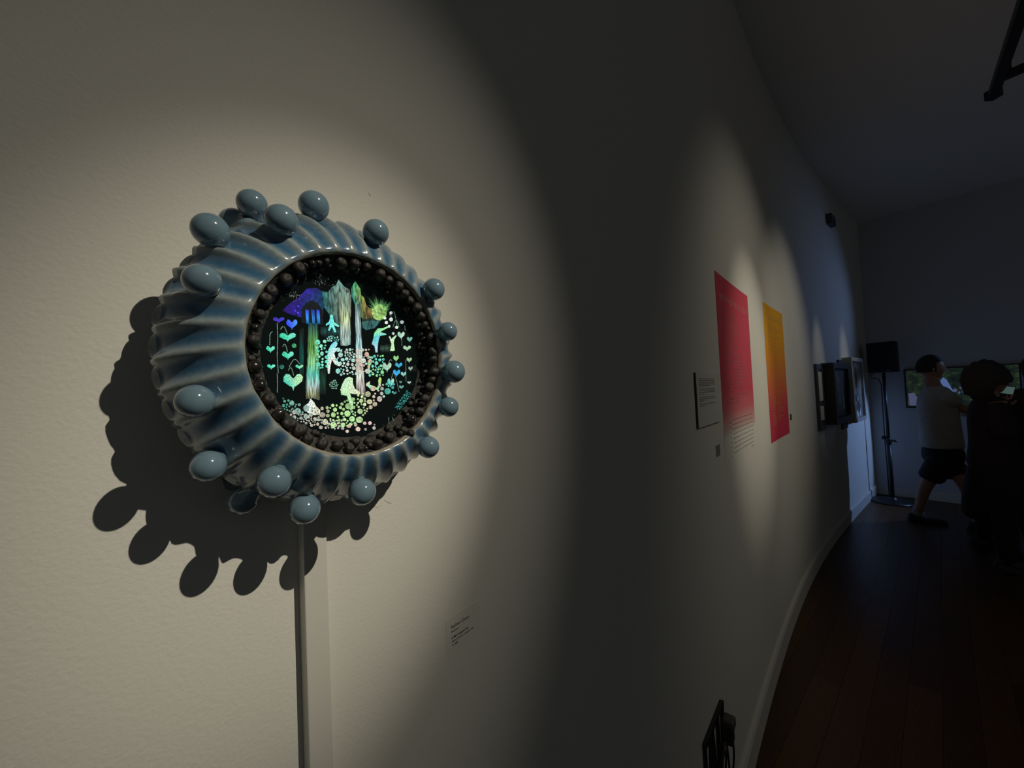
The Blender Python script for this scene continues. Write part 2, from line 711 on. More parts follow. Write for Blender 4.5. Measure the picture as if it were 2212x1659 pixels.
def bulb(x, y, ry, seat=.75, fixed_n=None):
    d = lray(x, y)
    if fixed_n is not None:
        c = cam_l + d * ((fixed_n - cam_l.z) / d.z)
        rs = .0105
    else:
        best = (1e9, None)
        hit = None
        for k in range(900):
            l = .12 + k * .0007
            p = cam_l + d * l
            if p.z < .012:
                break
            dist, near = body_dist(p)
            fwd = -(RCW[:, 2] @ np.array(M0.to_3x3() @ (p - cam_l))) if False else None
            w = M0 @ p
            rs = ry / F * w.y * .98
            if dist < best[0]:
                best = (dist, p.copy(), rs)
            if dist < seat * rs:
                hit = (p.copy(), rs)
                break
        c, rs = hit if hit else (best[1], best[2])
    dist, near = body_dist(c)
    ax = (c - near)
    if ax.length < 1e-4:
        ax = Vector((0, 0, 1))
    L = ax.length
    ax.normalize()
    rot = ax.to_track_quat('Z', 'Y').to_matrix().to_4x4()
    Mx = Matrix.Translation(c) @ rot
    prof = [(0.0, -L - .005), (rs * .56, -L - .005), (rs * .56, -L - .001)]
    ang0 = math.radians(46)
    prof += [(rs * .60, -max(L * .92, rs * .84)), ]
    for k in range(20):
        t = ang0 + (math.pi - ang0) * k / 19
        prof.append((max(rs * math.sin(t), 0 if k == 19 else 1e-5), -rs * math.cos(t)))
    prof[-1] = (0.0, rs)
    bm = bmesh.new()
    add_lathe(bm, prof, 36, Mx)
    o = bm_obj('bulb', bm, m_bulb, root, Matrix.Identity(4), True)
    return o, c, rs


BULBS = [(455, 498, 37, .8, None), (508, 482, 20, .9, .026), (545, 441, 31, .9, None), (608, 476, 34, .85, None), (678, 445, 32, .8, None), (812, 502, 28, .85, None),
         (937, 625, 24, .9, None), (967, 716, 21, .9, None), (980, 803, 25, .9, None), (969, 879, 22, .9, None), (925, 966, 24, .9, None),
         (782, 1062, 29, .9, None), (658, 1100, 32, .9, None), (592, 1041, 34.5, .85, None), (526, 1080, 31, .9, .028), (450, 1007, 34, .8, None),
         (421, 867, 37, .85, None), (437, 607, 37, .85, None)]
for b in BULBS:
    bulb(*b)

# broken, torn edge of the ceramic below the lower left bulbs
for pts_, n0 in (([(487, 1012), (512, 1003), (530, 998), (545, 1012), (560, 1030), (556, 1046), (528, 1044), (510, 1048), (500, 1040), (508, 1030), (497, 1024)], .040),
                 ([(478, 1030), (492, 1040), (505, 1050), (520, 1054), (500, 1062), (486, 1056)], .028)):
    bm = bmesh.new()
    cl = bm.verts.layers.float_color.new('Col')
    fr_v, bk_v = [], []
    for (x_, y_) in pts_:
        d_ = lray(x_, y_)
        p_ = cam_l + d_ * ((n0 - cam_l.z) / d_.z)
        a_ = bm.verts.new(p_)
        b_ = bm.verts.new(p_ - Vector((0, 0, .004)))
        a_[cl] = b_[cl] = (.13, .15, .15, 1)
        fr_v.append(a_)
        bk_v.append(b_)
    bm.faces.new(fr_v)
    bm.faces.new(bk_v[::-1])
    for k in range(len(fr_v)):
        k2 = (k + 1) % len(fr_v)
        bm.faces.new((fr_v[k], fr_v[k2], bk_v[k2], bk_v[k]))
    bm_obj('torn_edge', bm, m_glaze, root, Matrix.Identity(4))

# ------------------------------------------------------------------ the backlit picture
DN = .0630
disc_m = mat('dark_glass', (.004, .006, .006), .15, spec=.4, emit=(.0002, .0015, .0013), estr=1.0)
bm = bmesh.new()
add_lathe(bm, [(0, .0580), (.0660, .0580), (.0660, DN - .0004), (.0650, DN), (0, DN)], 96)
disc = bm_obj('picture_disc', bm, disc_m, root, Matrix.Identity(4), False)
disc['label'] = 'dark glass disc with a glowing iridescent landscape'


def dpx(x, y, n=DN + .0003):
    d = lray(x, y)
    p = cam_l + d * ((n - cam_l.z) / d.z)
    return p


def c7(x, y):
    return 530 + x / 5.267, 540 + y / 5.267


def c8(x, y):
    return 530 + x / 5.267, 700 + y / 5.267


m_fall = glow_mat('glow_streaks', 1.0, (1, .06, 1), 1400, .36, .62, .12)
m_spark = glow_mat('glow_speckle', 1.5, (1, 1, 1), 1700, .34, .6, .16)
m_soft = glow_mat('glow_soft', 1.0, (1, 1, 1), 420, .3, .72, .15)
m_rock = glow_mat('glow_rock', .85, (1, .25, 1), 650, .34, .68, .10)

TH = .0004


def lerp_stops(stops, t):
    for (a, ca), (b, cb) in zip(stops, stops[1:]):
        if t <= b:
            u = 0 if b == a else max(0, (t - a) / (b - a))
            return tuple(ca[i] * (1 - u) + cb[i] * u for i in range(3))
    return stops[-1][1]


def grid_patch(name, left, right, rows, stops, material, n=DN + .0003, jitter=0.0):
    """ribbon between two pixel polylines, colour stops along it"""
    bm = bmesh.new()
    cl = bm.verts.layers.float_color.new('Col')
    rj = random.Random(rows * 7 + len(stops))

    def at(poly, t):
        k = t * (len(poly) - 1)
        i = min(int(k), len(poly) - 2)
        u = k - i
        return poly[i][0] * (1 - u) + poly[i + 1][0] * u, poly[i][1] * (1 - u) + poly[i + 1][1] * u
    R = []
    NCOL = 6
    for i in range(rows + 1):
        t = i / rows
        l, r = at(left, t), at(right, t)
        rw = []
        for j in range(NCOL + 1):
            u = j / NCOL
            x = l[0] * (1 - u) + r[0] * u + rj.uniform(-jitter, jitter)
            y = l[1] * (1 - u) + r[1] * u + (rj.uniform(-8, 8) * jitter if i in (0, rows) else 0)
            v = bm.verts.new(dpx(x, y, n))
            c = lerp_stops(stops, t)
            f = 1.0 if 0 < j < NCOL else .35
            v[cl] = (*[q * f for q in c], 1)
            rw.append(v)
        R.append(rw)
    for a, b in zip(R, R[1:]):
        for j in range(NCOL):
            bm.faces.new((a[j], a[j + 1], b[j + 1], b[j]))
    return bm_obj(name, bm, material, disc, Matrix.Identity(4))


def poly_patch(name, pts, colors, material, n=DN + .0004, inner=None):
    """filled outline with a centre vertex; colours: list (per outline point, cycled) and centre colour"""
    bm = bmesh.new()
    cl = bm.verts.layers.float_color.new('Col')
    vs = []
    for i, p in enumerate(pts):
        v = bm.verts.new(dpx(*p, n))
        v[cl] = (*lerp_stops(colors, i / max(1, len(pts) - 1)), 1)
        vs.append(v)
    f = bm.faces.new(vs)
    bmesh.ops.triangulate(bm, faces=[f])
    return bm_obj(name, bm, material, disc, Matrix.Identity(4))


CY, TEAL, GR, YG, WH, PK, BL, VI = (.10, .85, .80), (.03, .55, .42), (.06, .75, .30), (.45, .85, .12), (.80, .92, .80), (.85, .62, .50), (.02, .08, .85), (.10, .02, .75)

# blue cave and sky
poly_patch('night_sky', [c7(*p) for p in [(420, 690), (500, 610), (600, 545), (700, 440), (800, 430), (880, 470), (890, 640), (880, 800), (700, 790), (600, 760), (480, 720)]],
           [(0, (.02, .0, .18)), (.3, (.03, .01, .42)), (.45, (.0, .01, .12)), (.6, (.0, .08, .16)), (.8, (.02, .03, .5)), (1, (.03, .0, .30))], m_soft, DN + .0002)
poly_patch('cave_arch', [c7(*p) for p in [(635, 830), (640, 670), (690, 600), (760, 572), (830, 605), (880, 690), (890, 860)]], [(0, (.0, .004, .012)), (1, (.0, .004, .012))], m_soft, DN + .0004)
for x in (705, 772, 828):
    grid_patch('cave_window', [c7(x - 22, 672), c7(x - 16, 840)], [c7(x + 18, 690), c7(x + 24, 840)], 8, [(0, (.03, .08, .9)), (.6, (.05, .35, 1.0)), (1, (.0, .15, .4))], m_fall, DN + .0006)
# crags
poly_patch('pale_crag', [c7(*p) for p in [(872, 470), (940, 480), (985, 420), (1030, 400), (1062, 335), (1095, 380), (1130, 420), (1185, 450), (1205, 540), (1200, 760), (1160, 800), (1100, 860), (1040, 840), (960, 740), (890, 650)]],
           [(0, (.02, .22, .22)), (.25, (.30, .60, .50)), (.45, (.20, .40, .36)), (.6, (.55, .55, .42)), (.8, (.12, .25, .20)), (1, (.02, .20, .18))], m_rock, DN + .0003)
poly_patch('green_crag', [c7(*p) for p in [(1208, 430), (1250, 352), (1280, 400), (1308, 440), (1315, 510), (1350, 540), (1372, 620), (1445, 700), (1440, 770), (1340, 790), (1275, 720), (1240, 600), (1205, 520)]],
           [(0, (.10, .70, .40)), (.2, (.25, .75, .20)), (.45, (.55, .55, .08)), (.6, (.45, .18, .06)), (.75, (.15, .20, .08)), (.9, (.05, .40, .30)), (1, (.06, .60, .45))], m_rock, DN + .0003)
poly_patch('lake', [c7(*p) for p in [(1325, 815), (1430, 800), (1540, 806), (1470, 890), (1370, 912), (1330, 880)]], [(0, (.10, .30, .26)), (.5, (.06, .24, .26)), (1, (.04, .2, .2))], m_rock, DN + .0003)
poly_patch('slope', [c7(*p) for p in [(1320, 690), (1450, 740), (1530, 800), (1330, 808)]], [(0, (.05, .10, .04)), (1, (.03, .08, .05))], m_rock, DN + .0003)
# sun with rays
sun_c = c7(1522, 712)
poly_patch('glowing_sun', [(sun_c[0] + 16.4 * math.cos(t), sun_c[1] + 17 * math.sin(t)) for t in [2 * math.pi * k / 28 for k in range(28)]],
           [(0, (.40, .85, .20)), (.5, (.62, .90, .30)), (1, (.35, .85, .20))], m_soft, DN + .0005)
bm = bmesh.new()
cl = bm.verts.layers.float_color.new('Col')
for k in range(30):
    t = math.radians(-172 + k * 5.6 + rb.uniform(-1.5, 1.5))
    l = rb.uniform(26, 44) * (1.0 if -150 < math.degrees(t) < -20 else .65)
    for w0, r0, r1, c in ((.07, 15, l, (.30, .75, .25)),):
        a0 = (sun_c[0] + r0 * math.cos(t - w0), sun_c[1] + r0 * math.sin(t - w0))
        a1 = (sun_c[0] + r0 * math.cos(t + w0), sun_c[1] + r0 * math.sin(t + w0))
        a2 = (sun_c[0] + r1 * math.cos(t), sun_c[1] + r1 * math.sin(t))
        v = [bm.verts.new(dpx(*p, DN + .00045)) for p in (a0, a1, a2)]
        v[0][cl] = v[1][cl] = (*c, 1)
        v[2][cl] = (.01, .10, .04, 1)
        bm.faces.new(v)
tag(bm_obj('sun_rays', bm, m_soft, disc, Matrix.Identity(4)), kind='stuff')
# falls
grid_patch('waterfall', [c7(1040, 480), c7(1075, 760), c7(1080, 1095)], [c7(1190, 480), c7(1195, 760), c7(1200, 1095)], 24,
           [(0, (.25, .45, .35)), (.3, (.45, .60, .42)), (.55, (.72, .85, .45)), (.75, (.70, .92, .80)), (1, (.45, .70, .62))], m_fall, DN + .0005, .5)
grid_patch('waterfall', [c7(1245, 600), c7(1255, 1000), c7(1255, 1300), c8(1262, 800)], [c7(1300, 600), c7(1325, 1000), c7(1340, 1300), c8(1368, 815)], 30,
           [(0, (.12, .30, .26)), (.2, (.60, .80, .80)), (.45, (.55, .95, .95)), (.62, (.95, .75, .60)), (.8, (.90, .95, .85)), (1, (.55, .42, .38))], m_fall, DN + .0005, .5)
grid_patch('waterfall', [c7(715, 840), c7(705, 1200), c8(690, 680), c8(690, 850)], [c7(830, 840), c7(835, 1200), c8(845, 680), c8(845, 850)], 30,
           [(0, (.01, .10, .12)), (.25, (.20, .55, .12)), (.42, (.35, .85, .35)), (.55, (.15, .80, .62)), (.72, (.65, .85, .82)), (.9, (.55, .60, .30)), (1, (.20, .22, .15))], m_fall, DN + .0005, .5)
for (x, y0, y1, w, c) in ((640, 900, 1500, 26, (.0, .10, .08)), (880, 1350, 1640, 40, (.01, .09, .05)), (1000, 870, 980, 150, (.01, .10, .10)), (1600, 1080, 1160, 70, (.05, .12, .09))):
    grid_patch('dim_streaks', [c7(x - w, y0), c7(x - w, y1)], [c7(x + w, y0), c7(x + w, y1)], 10, [(0, (0, 0, 0)), (.5, c), (1, (0, 0, 0))], m_fall, DN + .00025, .5)
# figures
figs = [
    ('figure', [c7(*p) for p in [(965, 772), (962, 745), (980, 730), (998, 745), (995, 772), (1012, 820), (1070, 862), (1060, 878), (1008, 852), (1035, 932), (1015, 938), (985, 872), (958, 922), (942, 916), (962, 842), (920, 862), (912, 845), (952, 815)]], [(0, (.15, .85, .80)), (.5, (.25, .9, .75)), (1, (.10, .70, .75))]),
    ('figure', [c7(*p) for p in [(1000, 1052), (1030, 1036), (1050, 1060), (1042, 1090), (1020, 1110), (1090, 1140), (1105, 1162), (1040, 1142), (1010, 1172), (1030, 1242), (1082, 1300), (1075, 1325), (1020, 1302), (985, 1245), (968, 1320), (960, 1400), (942, 1412), (932, 1330), (926, 1230), (948, 1130), (975, 1080)]], [(0, (.15, .65, .90)), (.3, (.60, .92, .90)), (.55, (.85, .85, .72)), (.75, (.8, .85, .7)), (1, (.15, .80, .80))]),
    ('figure', [c7(*p) for p in [(1468, 942), (1508, 892), (1568, 888), (1640, 858), (1645, 872), (1560, 918), (1535, 935), (1600, 952), (1605, 965), (1530, 978), (1512, 1050), (1506, 1100), (1504, 1165), (1482, 1165), (1470, 1092), (1438, 1072), (1456, 1010)]], [(0, (.25, .85, .40)), (.3, (.40, .85, .35)), (.6, (.15, .65, .80)), (.8, (.60, .70, .85)), (1, (.10, .60, .60))]),
    ('figure', [c7(*p) for p in [(1662, 1012), (1680, 996), (1715, 965), (1720, 980), (1695, 1020), (1688, 1060), (1702, 1142), (1675, 1152), (1648, 1146), (1664, 1070), (1648, 1030), (1634, 985), (1646, 980)]], [(0, (.60, .85, .60)), (.5, (.55, .92, .40)), (1, (.70, .85, .65))]),
    ('figure', [c8(*p) for p in [(1180, 598), (1222, 615), (1226, 680), (1245, 735), (1305, 775), (1300, 800), (1222, 795), (1192, 785), (1205, 830), (1228, 885), (1222, 968), (1195, 985), (1180, 890), (1155, 815), (1092, 805), (1082, 745), (1105, 680), (1135, 622)]], [(0, (.55, .85, .50)), (.3, (.75, .80, .55)), (.5, (.50, .80, .45)), (.8, (.45, .85, .45)), (1, (.60, .90, .60))]),
    ('figure', [c8(*p) for p in [(742, 852), (782, 888), (802, 930), (852, 980), (850, 1020), (790, 1038), (715, 1012), (676, 972), (688, 920), (718, 900)]], [(0, (.85, .92, .90)), (.4, (.80, .78, .45)), (.7, (.75, .85, .85)), (1, (.80, .92, .92))]),
    ('figure', [c8(*p) for p in [(1372, 700), (1378, 672), (1420, 650), (1415, 690), (1470, 708), (1498, 728), (1516, 690), (1512, 640), (1530, 598), (1550, 625), (1540, 690), (1512, 752), (1470, 742), (1415, 732), (1395, 712)]], [(0, (.85, .62, .48)), (.3, (.35, .80, .50)), (.6, (.60, .75, .15)), (1, (.25, .75, .45))]),
]
for nme, pl, cs in figs:
    poly_patch(nme, pl, cs, m_spark, DN + .0006)


# hanging heart leaves
def heart(cx, cy, w, h, c, c2=None):
    pts = [(-.5, .12), (-.5, -.22), (-.38, -.45), (-.2, -.42), (-.03, -.12), (.03, -.12), (.2, -.42), (.38, -.45), (.5, -.22), (.46, .1), (.25, .35), (.06, .55), (.0, .8), (-.06, .55), (-.28, .38)]
    P = [c7(cx + x * w, cy + y * h) for x, y in pts]
    poly_patch('heart_leaf', P, [(0, c), (.6, c2 or c), (1, c)], m_spark, DN + .0005)


G1, G2 = (.03, .62, .35), (.20, .82, .62)
for h in [(380, 790, 130, 55, (.05, .02, .35), (.04, .05, .6)), (530, 835, 125, 95, (.03, .05, .85), (.08, .30, .95)), (482, 980, 185, 80, G1, G2), (287, 1122, 98, 62, G1, G2), (485, 1190, 132, 75, G1, G2), (295, 1322, 90, 48, G1, G2),
          (615, 1325, 88, 42, G1, (.45, .80, .5)), (545, 1478, 220, 150, (.06, .62, .45), (.55, .85, .45)), (1773, 962, 80, 70, (.30, .62, .50), (.6, .75, .6)), (1870, 1012, 62, 52, (.15, .40, .32), None), (1840, 1112, 88, 50, (.40, .62, .40), None),
          (1715, 1228, 60, 58, (.30, .65, .25), None), (1865, 1246, 60, 48, (.35, .55, .30), None), (1746, 1306, 82, 52, (.05, .40, .60), None), (1880, 1345, 50, 42, (.3, .4, .35), None), (1722, 1392, 82, 66, (.04, .40, .75), None),
          (1800, 1408, 60, 46, (.25, .55, .50), None), (1612, 1322, 102, 88, (.30, .60, .45), (.5, .7, .5)), (1655, 1500, 76, 84, (.05, .55, .50), (.5, .8, .6)), (1768, 1500, 34, 24, (.15, .3, .25), None), (1865, 1506, 42, 28, (.4, .5, .4), None), (1776, 1556, 54, 34, (.15, .35, .3), None),
          (1700, 1624, 46, 30, (.10, .25, .22), None)]:
    heart(*h)


# thin stalks
def stalk(pts, c, w=.00022):
    bm = bmesh.new()
    cl = bm.verts.layers.float_color.new('Col')
    L = [dpx(*p, DN + .00045) for p in pts]
    vs = []
    for i, p in enumerate(L):
        d = (L[min(i + 1, len(L) - 1)] - L[max(i - 1, 0)]).normalized()
        n = Vector((-d.y, d.x, 0)) * w
        for sgn in (1, -1):
            v = bm.verts.new(p + n * sgn)
            v[cl] = (*c, 1)
            vs.append(v)
    for i in range(len(L) - 1):
        bm.faces.new((vs[2 * i], vs[2 * i + 1], vs[2 * i + 3], vs[2 * i + 2]))
    return bm_obj('stalk', bm, m_spark, disc, Matrix.Identity(4))


def arc(x0, y0, x1, y1, hgt, nn=9):
    return [c7(x0 + (x1 - x0) * t, y0 + (y1 - y0) * t - hgt * math.sin(math.pi * t)) for t in [k / nn for k in range(nn + 1)]]


dimg = (.16, .28, .20)
for s in [arc(400, 905, 478, 960, 60), arc(425, 1100, 480, 1160, 55), arc(500, 1330, 618, 1300, 70), arc(490, 1370, 550, 1430, 60), arc(275, 980, 310, 930, 15), arc(1630, 1290, 1670, 1265, 30), arc(1660, 1470, 1720, 1500, 85),
          [c7(362, 830), c7(370, 1000), c7(362, 1200), c7(375, 1400)], [c8(362, 560), c8(368, 700), c8(362, 780)], [c7(280, 960), c7(278, 1080)], [c7(545, 1600), c8(548, 740)],
          [c7(1815, 860), c7(1818, 920)], [c7(1780, 1000), c7(1782, 1090)], [c7(1825, 1250), c7(1828, 1500)], arc(1690, 700, 1730, 900, 30), arc(1640, 740, 1660, 780, 40), arc(1680, 880, 1750, 880, 80),
          [c8(1720, 640), c8(1750, 770)], [c8(1630, 1060), c8(1636, 1140)], [c8(1672, 1060), c8(1690, 1110)]]:
    stalk(s, dimg)


# bubbles
def bubbles(name, items, n=DN + .0007):
    bm = bmesh.new()
    cl = bm.verts.layers.float_color.new('Col')
    for (x, y, r, c) in items:
        ctr = bm.verts.new(dpx(x, y, n))
        ctr[cl] = (*[q * .8 for q in c], 1)
        k = 10
        ex = rb.uniform(.85, 1.1)
        ring = []
        mid = []
        for i in range(k):
            t = 2 * math.pi * i / k
            v = bm.verts.new(dpx(x + r * ex * math.cos(t), y + r * math.sin(t), n))
            v[cl] = (*c, 1)
            ring.append(v)
        for i in range(k):
            bm.faces.new((ctr, ring[i], ring[(i + 1) % k]))
    return tag(bm_obj(name, bm, m_spark, disc, Matrix.Identity(4)), kind='stuff')


def scatter(n, fn, rmin, rmax, cfn, seed):
    r_ = random.Random(seed)
    out = []
    tries = 0
    while len(out) < n and tries < n * 60:
        tries += 1
        x, y = fn(r_)
        r = rmin + (rmax - rmin) * r_.random() ** 1.15
        if any((x - a) ** 2 + (y - b) ** 2 < ((r + q) * 1.12) ** 2 for a, b, q, _ in out):
            continue
        out.append((x, y, r, cfn(x, y, r_)))
    return out


def mixc(a, b, t):
    t = max(0, min(1, t))
    return tuple(a[i] * (1 - t) + b[i] * t for i in range(3))


bubbles('bubble_cluster', scatter(26, lambda r: c7(r.uniform(815, 930), r.uniform(1040, 1350)), 2.0, 6.2, lambda x, y, r: mixc((.08, .78, .55), (.35, .85, .6), r.random()), 1))
bubbles('bubble_cluster', scatter(20, lambda r: c7(r.uniform(930, 1060), r.uniform(980, 1040)), 1.2, 2.6, lambda x, y, r: (.25, .7, .6), 2))
bubbles('bubble_cluster', scatter(75, lambda r: c7(r.uniform(1030, 1420), r.uniform(1130, 1420)), 1.5, 5.6, lambda x, y, r: mixc(mixc((.30, .80, .68), (.75, .80, .72), r.random()), (.70, .48, .36), (x - 745) / 45 * r.random() * 1.6), 3))
bubbles('bubble_cluster', scatter(40, lambda r: c7(r.uniform(1400, 1570), r.uniform(1200, 1430)), 1.6, 5.0, lambda x, y, r: mixc((.15, .70, .62), (.35, .80, .30), r.random()), 4))


def crescent(r):
    t = r.random()
    x = 430 + 1260 * t
    mid = 905 + 130 * math.sin(math.pi * min(1, t * 1.15)) - (190 * max(0, t - .62) / .38) ** 1.0
    th = 60 + 95 * math.exp(-((t - .62) / .22) ** 2)
    return c8(x, mid + r.uniform(-th, th))


def cres_c(x, y, r):
    t = (x - 612) / 236
    st = [(0, (.10, .42, .30)), (.2, (.30, .45, .40)), (.36, (.62, .55, .42)), (.45, (.55, .85, .35)), (.66, (.50, .88, .38)), (.80, (.80, .72, .45)), (.88, (.80, .62, .58)), (.95, (.12, .65, .50)), (1, (.10, .60, .55))]
    c = lerp_stops(st, max(0, min(1, t)))
    k = r.uniform(.6, 1.1)
    return tuple(q * k for q in c)


bubbles('bubble_bank', scatter(190, crescent, 2.0, 7.4, cres_c, 5))
bubbles('bubble_bank', scatter(55, lambda r: (lambda t: c8(520 + 590 * t, 1010 + 130 * math.sin(math.pi * t * .6) + r.uniform(-40, 55)))(r.random()), 1.3, 4.6, lambda x, y, r: mixc((.25, .35, .30), (.72, .60, .50), r.random()), 6))
bubbles('bubble_row', [(*c8(x, y), r, c) for x, y, r, c in [(1182, 1160, 4.2, (.75, .45, .38)), (1255, 1147, 3.4, (.7, .5, .42)), (1358, 1128, 3.6, (.7, .5, .45)), (1418, 1128, 4.0, (.8, .58, .58)), (1282, 1195, 5, (.78, .60, .50)), (1160, 1220, 3.6, (.75, .6, .5)), (1368, 1198, 3, (.4, .35, .3)), (1465, 1183, 3.8, (.55, .5, .48)), (1470, 1145, 2, (.4, .35, .3))]])
bubbles('bubble_leaf', scatter(60, lambda r: (lambda t, u: c8(1725 + 140 * t + 45 * u, 965 - 190 * t + 25 * u))(r.random(), r.uniform(-.6, .6)), 1.0, 2.8, lambda x, y, r: mixc((.02, .16, .16), (.06, .36, .30), r.random()), 8))
bubbles('bubble_ball', scatter(26, lambda r: (lambda a, q: (lambda p: (p[0] + q * 9 * math.cos(a), p[1] + q * 9.5 * math.sin(a)))(c8(1008, 690)))(r.random() * 6.28, math.sqrt(r.random())), 1.0, 2.2, lambda x, y, r: (.22, .45, .32), 9))
bubbles('flower_spots', [(*c7(x, y), r, c) for x, y, r, c in [(1658, 715, 3.4, WH), (1588, 775, 3.2, WH), (1658, 790, 4.4, WH), (1605, 825, 3.6, WH), (1637, 868, 3, WH), (1722, 880, 3.4, WH), (1783, 820, 3.8, (.5, .6, .6)), (1683, 950, 3, (.7, .85, .7)), (555, 1090, 5, (.06, .35, .15)), (415, 1330, 5, (.02, .2, .15)), (600, 640, 2.6, (.06, .05, .7)), (565, 690, 2.4, (.08, .05, .8)), (600, 715, 2.6, (.12, .06, .85)), (910, 650, 2.2, (.03, .2, .6))]])
# twinkling grains of the sky
gr = random.Random(21)
items = []
for k in range(70):
    if k < 40:
        x, y = gr.gauss(545, 45), gr.gauss(520, 26)
    else:
        x, y = gr.gauss(880, 70), gr.gauss(375, 30)
    items.append((*c7(x, y), gr.uniform(.35, .7), (.35, .36, .33)))
bubbles('sky_grains', items)

# ------------------------------------------------------------------ cable trunking under the sculpture
cr = empty('cable_trunking', wframe(-1.6585, 0.0))
tag(cr, 'pale plastic cable trunking running down the wall below the blue sculpture', 'trunking')
ztop = SC_Z - .085
box('trunking_body', (-.0095, .0095, .122, ztop, 0.0, .0085), m_white_plastic, cr, Matrix.Identity(4), .0006)
box('trunking_lid', (-.0098, .0098, .122, ztop, .0085, .0125), m_white_plastic, cr, Matrix.Identity(4), .001)

# ------------------------------------------------------------------ text helpers
def text_mesh(txt, size, bold=False):
    cu = bpy.data.curves.new('t', 'FONT')
    cu.body = txt
    cu.size = size
    cu.extrude = 0.0
    if bold:
        cu.offset = size * .02
    o = bpy.data.objects.new('t', cu)
    col.objects.link(o)
    dg = bpy.context.evaluated_depsgraph_get()
    me = bpy.data.meshes.new_from_object(o.evaluated_get(dg))
    bpy.data.objects.remove(o)
    bpy.data.curves.remove(cu)
    return me


def text_obj(name, txt, size, width, x, y, z, material, parent, bold=False):
    me = text_mesh(txt, size, bold)
    xs = [v.co.x for v in me.vertices]
    k = width / (max(xs) - min(xs))
    me.materials.clear()
    return mesh_obj(name, me, material, parent, Matrix.Translation((x, y, z)) @ Matrix.Diagonal((k, 1, 1, 1)))


def glyph_line(bm, x0, x1, y, h, rnd, wrap):
    """a run of letter-like strokes between x0 and x1 on the baseline y"""
    x = x0
    word = rnd.randint(2, 8)

    def quad(ax, ay, bx, by):
        bm.faces.new([bm.verts.new(wrap(px, py)) for px, py in ((ax, ay), (bx, ay), (bx, by), (ax, by))])
    while x < x1 - h * .4:
        w = h * rnd.uniform(.42, .62)
        st = h * .15
        tall = rnd.random() < .3
        hh = h if tall else h * .68
        quad(x, y, x + st, y + hh)
        r = rnd.random()
        if r < .7:
            quad(x + w - st, y, x + w, y + h * .68)
        if r > .2:
            quad(x + st, y + h * .68 - st, x + w - st, y + h * .68)
        if r > .45:
            quad(x + st, y, x + w - st, y + st)
        x += w + h * .2
        word -= 1
        if word <= 0:
            x += h * .45
            word = rnd.randint(2, 9)


# ------------------------------------------------------------------ small label beside the sculpture
lb = empty('wall_label', wframe(-1.487, 1.272))
tag(lb, 'small artwork caption with black lettering right below the blue sculpture', 'label')
box('label_card', (-.024, .030, -.022, .020, 0.0, .0003), m_clear, lb, Matrix.Identity(4))
lx = -.0165
text_obj('name_line', 'Rayleen Clancy', .0052, .0290, lx, .0065, .0005, m_ink, lb)
text_obj('place_line', 'Waterford', .0032, .0115, lx, .0015, .0005, m_ink, lb)
text_obj('title_line', "In Mid Creature's Eye", .0034, .0265, lx + .0005, -.0055, .0005, m_ink, lb, True)
text_obj('medium_line', 'Glazed ceramic, hologram, clay', .0032, .0350, lx + .0005, -.0098, .0005, m_ink, lb)
text_obj('price_line', '\u20ac1,400', .0032, .0085, lx + .001, -.0142, .0005, m_ink, lb)


# ------------------------------------------------------------------ posters that follow the wall
def sheet(name, s0, s1, z0, z1, th, material, parent_M, parent=None, ns=10, nz=1, off=0.0):
    """thin sheet along the wall in the frame parent_M"""
    inv = parent_M.inverted()
    bm = bmesh.new()
    fr, bk = [], []
    for i in range(ns + 1):
        s = s0 + (s1 - s0) * i / ns
        fr.append([bm.verts.new(inv @ wp(s, z0, off + th)), bm.verts.new(inv @ wp(s, z1, off + th))])
        bk.append([bm.verts.new(inv @ wp(s, z0, off)), bm.verts.new(inv @ wp(s, z1, off))])
    for i in range(ns):
        bm.faces.new((fr[i][0], fr[i + 1][0], fr[i + 1][1], fr[i][1]))
        bm.faces.new((bk[i][0], bk[i][1], bk[i + 1][1], bk[i + 1][0]))
        bm.faces.new((fr[i][1], fr[i + 1][1], bk[i + 1][1], bk[i][1]))
        bm.faces.new((fr[i][0], bk[i][0], bk[i + 1][0], fr[i + 1][0]))
    bm.faces.new((fr[0][0], fr[0][1], bk[0][1], bk[0][0]))
    bm.faces.new((fr[-1][0], bk[-1][0], bk[-1][1], fr[-1][1]))
    return bm_obj(name, bm, material, parent, Matrix.Identity(4))


def print_lines(name, parent, pM, lines, material, seed, off):
    inv = pM.inverted()
    bm = bmesh.new()
    rnd = random.Random(seed)
    for (s0, s1, z, h) in lines:
        glyph_line(bm, s0, s1, z, h, rnd, lambda s, zz: inv @ wp(s, zz, off))
    return bm_obj(name, bm, material, parent, Matrix.Identity(4))


CRIM, CREAM = (.58, .080, .115), (.70, .68, .615)
# red poster
s0, s1, zt, zb = -.088, .552, 2.017, 1.235
pM = wframe((s0 + s1) / 2, zb)
rp = empty('red_poster', pM)
tag(rp, 'tall crimson poster of columns of pale verse, fading to white at the foot', 'poster')
m_red = ramp_mat('crimson_print', [(0, CREAM), (.13, CREAM), (.17, (.62, .42, .38)), (.27, (.60, .15, .17)), (.38, CRIM), (1, (.58, .075, .11))], 'Y', 0, zt - zb)
sheet('poster_sheet', s0, s1, zb, zt, .0012, m_red, pM, rp)
rr = random.Random(77)
ls = [(s0 + .05, s1 - .03, zt - .105, .034)]
lines = []
z = zt - .15
k = 0
while z > zb + .235:
    a = s0 + .085 + rr.uniform(0, .01)
    if k % 17 != 16:
        lines.append((a, a + rr.uniform(.05, .16), z, .0115))
    b0 = s0 + .245
    if k % 11 != 10:
        lines.append((b0, b0 + rr.uniform(.06, .19 if z > zb + .42 else .30), z + .002, .0115))
    z -= .0165
    k += 1
